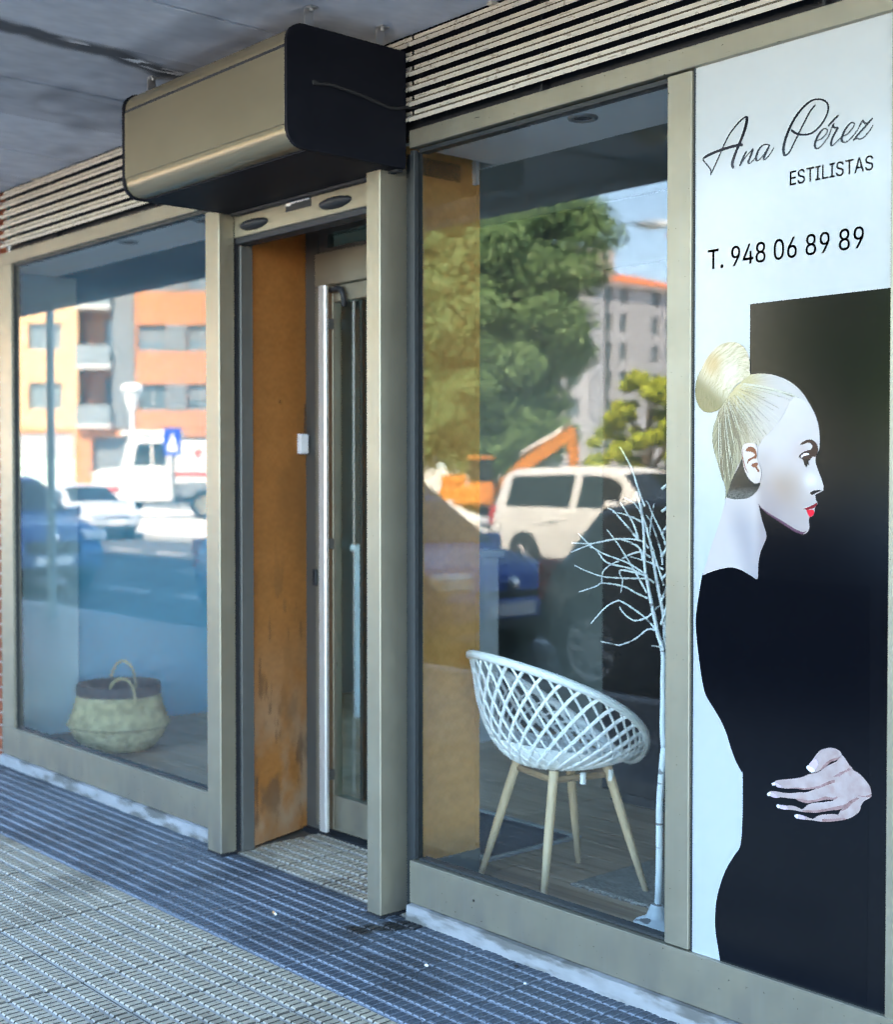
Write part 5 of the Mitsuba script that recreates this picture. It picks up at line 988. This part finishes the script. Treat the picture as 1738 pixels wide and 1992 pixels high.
# trees
def leafmat(name, a, b):
    mat(name, two({'type': 'principled', 'base_color': mikit.proc(lambda p, n, uv: mixc(a, b, noise(p.x * 2.3, p.y * 2.3, p.z * 2.3) * 0.6 + 0.4 * noise(p.x * 11, p.y * 11, p.z * 11))), 'roughness': 0.55, 'specular': 0.35}))
leafmat('mat_leaf_green', [0.060, 0.13, 0.042], [0.23, 0.35, 0.13]); leafmat('mat_leaf_lime', [0.12, 0.23, 0.03], [0.32, 0.45, 0.09]); leafmat('mat_leaf_yellow', [0.26, 0.36, 0.018], [0.58, 0.60, 0.05]); leafmat('mat_leaf_deep', [0.022, 0.055, 0.014], [0.06, 0.12, 0.03])
prin('mat_bark', lambda p, n, uv: mixc([0.10, 0.08, 0.06], [0.19, 0.16, 0.13], fbm(p.x * 8, p.y * 8, p.z * 3, 3)), rough=0.9)
def tree(name, label, o, h, base, rad, leaves, size, leafm, seed, shape=1.0, clumps=60, group=None, lobes=()):
    t = thing(name, label, 'tree', group); g = np.random.default_rng(seed); o = np.array(o, float)
    part(t, 'trunk', tube(smooth_path([o, o + [0.1, 0.05, base * 0.6], o + [-0.05, 0.1, base + (h - base) * 0.35], o + [0.05, 0, base + (h - base) * 0.75]], 5), np.linspace(0.022 * h, 0.006 * h, 16), 10), 'mat_bark', True)
    u = g.normal(size=(clumps, 3)); u /= np.linalg.norm(u, axis=1, keepdims=True); r_ = g.uniform(0.35, 1.0, (clumps, 1)) ** 0.6
    cz = (base + h) / 2; C_ = o + [0, 0, cz] + u * r_ * [rad, rad, (h - base) / 2] ; k = (C_[:, 2] - o[2] - base) / (h - base)
    C_[:, :2] = o[:2] + (C_[:, :2] - o[:2]) * (1.12 - 0.45 * np.clip(k, 0, 1) ** 2)[:, None] * shape
    if len(lobes): L_ = np.array(lobes, float); ix = g.integers(0, len(L_), clumps // 3); C_[: clumps // 3] = o + L_[ix] + g.normal(size=(clumps // 3, 3)) * 0.6
    limbs = []
    for q in C_[::max(1, clumps // 16)]:
        s = o + [0, 0, base + (q[2] - o[2] - base) * 0.45]; limbs.append(tube(smooth_path([s, (s + q) / 2 + [0, 0, 0.3], q], 4), np.linspace(0.009 * h, 0.003 * h, 9), 6))
    part(t, 'limb', cat(*limbs), 'mat_bark', True)
    ci = g.integers(0, clumps, leaves); cr = g.uniform(0.20, 0.42, clumps) * rad
    if 'yellow' in leafm: cr *= 0.5
    if len(lobes): cr[: clumps // 3] = g.uniform(0.7, 1.1, clumps // 3)
    d_ = g.normal(size=(leaves, 3)); d_ /= np.linalg.norm(d_, axis=1, keepdims=True); pts = C_[ci] + d_ * (cr[ci] * g.uniform(0.25, 1.1, leaves) ** 0.6)[:, None] * [1.15, 1.15, 0.8]
    n_ = d_ + g.normal(size=(leaves, 3)) * 0.7 + [0, 0, 0.35]; n_ /= np.linalg.norm(n_, axis=1, keepdims=True)
    a = np.cross(n_, g.normal(size=(leaves, 3))); a /= np.linalg.norm(a, axis=1, keepdims=True); b = np.cross(n_, a); sz = size * g.uniform(0.6, 1.3, (leaves, 1))
    V = np.stack([pts - a * sz, pts - b * sz * 0.5, pts + a * sz, pts + b * sz * 0.5], 1).reshape(-1, 3); i = np.arange(leaves)[:, None] * 4
    F = np.concatenate([i + [0, 1, 2], i + [0, 2, 3]])
    part(t, 'crown', trimesh.Trimesh(V, F, process=False), leafm)
    return t
gt = 'street trees across the road'
tree('street_tree', 'tall dense green tree filling the mirrored view in the right window', (-32.9, -28.5, -0.02), 13.2, 1.6, 2.65, 150000, 0.105, 'mat_leaf_green', 1, 1.0, 190, gt, [(-1.3, 1.4, 6.5), (-1.1, 1.2, 8.6), (-0.6, 0.7, 10.2), (0.8, -0.9, 3.2), (1.0, -1.1, 5.0), (-0.5, 0.6, 3.4), (0.2, -0.2, 2.6), (1.3, -1.5, 6.4), (1.3, -1.5, 11.0), (2.0, -2.25, 10.0), (1.7, -1.9, 8.6), (2.1, -2.4, 12.6), (1.0, -1.1, 12.0), (1.5, -1.7, 7.4)])
tree('street_tree', 'green tree with yellowing leaves mirrored on the orange wall', (-36.4, -27.6, -0.02), 11.2, 1.6, 2.7, 40000, 0.15, 'mat_leaf_green', 2, 1.0, 100, gt)
tree('street_tree', 'yellow-green young tree mirrored beside the mullion, behind the excavator arm', (-19.55, -20.6, -0.02), 3.8, 0.7, 1.25, 14000, 0.085, 'mat_leaf_yellow', 3, 1.1, 60, gt)
tree('street_tree', 'bright green tree mirrored in the upper part of the black poster panel', (-22.3, -32.2, -0.02), 9.5, 2.6, 2.4, 14000, 0.2, 'mat_leaf_lime', 4, 1.0, 45, gt)
tree('street_tree', 'bright green tree mirrored at the right edge of the black poster panel', (-19.9, -34.3, -0.02), 9.4, 2.4, 2.6, 14000, 0.2, 'mat_leaf_lime', 5, 1.0, 45, gt)
tree('street_tree', 'green tree left of the tall one, mirrored behind the door post', (-41.5, -27.5, -0.02), 10.0, 2.2, 2.6, 9000, 0.22, 'mat_leaf_deep', 6, 1.0, 45, gt)

tree('street_tree', 'slim deep green tree mirrored in the middle of the black poster panel', (-14.3, -20.2, -0.02), 8.0, 1.6, 1.7, 9000, 0.2, 'mat_leaf_deep', 7, 1.0, 45, gt)
prin_hedge = leafmat('mat_leaf_hedge', [0.02, 0.05, 0.014], [0.07, 0.13, 0.03])
hg = thing('hedge', 'dark green hedge added to mask the bright ground mirrored low in the black poster panel', 'hedge')  # made-up hedge, keeps the sunlit ground out of the black panel reflection
g_ = np.random.default_rng(21); nl = 16000; ua = g_.uniform(0, 13.0, nl); va = g_.uniform(-0.45, 0.45, nl); za = 1.45 * g_.uniform(0, 1, nl) ** 0.6 + 0.12 * np.sin(ua * 2.3) * np.sin(ua * 0.9)
pt = np.array([-13.6, -15.3, -0.02]) + np.stack([ua * 0.55 + va * 0.84, -ua * 0.84 + va * 0.55, za], 1); n1 = g_.normal(size=(nl, 3)); n1 /= np.linalg.norm(n1, axis=1, keepdims=True); n2 = np.cross(n1, g_.normal(size=(nl, 3))); n2 /= np.linalg.norm(n2, axis=1, keepdims=True)
V = np.stack([pt - n1 * .08, pt - n2 * .04, pt + n1 * .08, pt + n2 * .04], 1).reshape(-1, 3); i_ = np.arange(nl)[:, None] * 4
part(hg, 'foliage', trimesh.Trimesh(V, np.concatenate([i_ + [0, 1, 2], i_ + [0, 2, 3]]), process=False), 'mat_leaf_hedge')
HM = np.eye(4); HM[:3, 3] = [-13.6, -15.3, 0]; HM[:2, :2] = [[0.55, 0.84], [-0.84, 0.55]]
part(hg, 'stems', moved(bx(0.1, 12.9, -0.3, 0.3, -0.03, 1.0), HM), 'mat_leaf_hedge')
# street furniture
prin('mat_post_teal', (0.26, 0.36, 0.38), rough=0.5, metal=0.3); prin('mat_lamp_white', (0.82, 0.83, 0.80), rough=0.4); prin('mat_sign_blue', (0.015, 0.05, 0.42), rough=0.4)
pk = thing('sign_pole', 'thin grey-teal pole at the kerb, mirrored down the left window', 'pole')
part(pk, 'shaft', cyl([-13.09, -3.37, -0.012], [-13.09, -3.37, 4.6], 0.042, 0.040, 14), 'mat_post_teal', 40); part(pk, 'base', lathe([(0, 0.03), (0.08, 0.03), (0.09, 0.0)], 16, (-13.09, -3.37, -0.012)), 'mat_post_teal', 40); part(pk, 'top_sign', bx(-13.35, -12.83, -3.34, -3.325, 3.9, 4.55, 0.004), 'mat_sign_blue')
l1 = thing('street_lamp', 'white post-top street lamp mirrored before the brick flats', 'street lamp', 'street lamps')
lx, ly = -50.66, -24.64
part(l1, 'pole', cyl([lx, ly, -0.02], [lx, ly, 4.2], 0.10, 0.075, 12), 'mat_lamp_white', 40); part(l1, 'lantern', lathe([(0.0, 4.2), (0.13, 4.2), (0.36, 5.0), (0.30, 5.05), (0.0, 5.05)], 24, (lx, ly, 0)), 'mat_lamp_white', 40); part(l1, 'cap', lathe([(0.0, 5.42), (0.3, 5.36), (0.46, 5.22), (0.46, 5.1), (0.0, 5.1)], 24, (lx, ly, 0)), 'mat_lamp_white', 40)
l2 = thing('street_lamp', 'tall street lamp with a flat white head mirrored against the blue sky', 'street lamp', 'street lamps')
hx, hy, hz_ = -30.55, -33.95, 10.3
part(l2, 'pole', cyl([hx - 1.05, hy + 1.18, -0.02], [hx - 1.05, hy + 1.18, 10.0], 0.09, 0.05, 12), 'mat_post_teal', 40); part(l2, 'arm', tube(smooth_path([[hx - 1.05, hy + 1.18, 10.0], [hx - 0.9, hy + 1.0, 10.28], [hx - 0.3, hy + 0.34, 10.37]], 5), 0.035, 8), 'mat_post_teal', True)
hm = trimesh.creation.icosphere(3, 1.0); hm.apply_scale([0.62, 0.22, 0.17]); hm.apply_transform(placed([hx, hy, hz_], math.atan2(-0.75, 0.66))); part(l2, 'head', hm, 'mat_lamp_white', True)
sg = thing('road_sign', 'square blue road sign with a white triangle, mirrored before the lorry', 'road sign')
GM = placed([-40.66, -20.75, 0], math.atan2(-0.748, 0.664)) @ np.diag([0.72, 1, 1, 1])
part(sg, 'pole', moved(cyl([0, 0, -0.02], [0, 0, 3.0], 0.04, sides=10), GM), 'mat_steel', 40); part(sg, 'plate', moved(bx(-0.42, 0.42, 0.045, 0.065, 2.2, 3.15, 0.004), GM), 'mat_sign_blue')
tri = extr(Polygon([(-0.3, 2.36), (0.3, 2.36), (0, 2.98)]), 0.006); v = tri.vertices; tri.vertices = np.stack([v[:, 0], 0.066 + v[:, 2], v[:, 1]], 1); part(sg, 'white_triangle', moved(tri, GM), 'mat_lamp_white')
ba = thing('barrier', 'red and white plastic road barrier mirrored by the lorry front', 'barrier')
BM = placed([-38.6, -17.6, -0.02], math.atan2(-0.748, 0.664))
part(ba, 'body', moved(cat(slab(Polygon([(-0.55, 0), (0.55, 0), (0.45, 1.0), (-0.45, 1.0)]), -0.18, 0.18)), BM), 'mat_lamp_white'); part(ba, 'red_band', moved(bx(-0.51, 0.51, -0.19, 0.19, 0.2, 0.42, 0.01), BM), 'mat_red_paint'); part(ba, 'red_top', moved(bx(-0.46, 0.0, -0.17, 0.17, 1.001, 1.2, 0.02), BM), 'mat_red_paint')
fe = thing('site_fence', 'long low white hoarding round the building site, mirrored behind the cars', 'fence')
for k in range(6): a = k * 2.5; part(fe, 'panel', moved(bx(a, a + 2.44, -0.03, 0.03, 0.0, 1.9, 0.01), placed([-49.5, -31.5, -0.02], math.atan2(-0.748, 0.664))), 'mat_lamp_white')
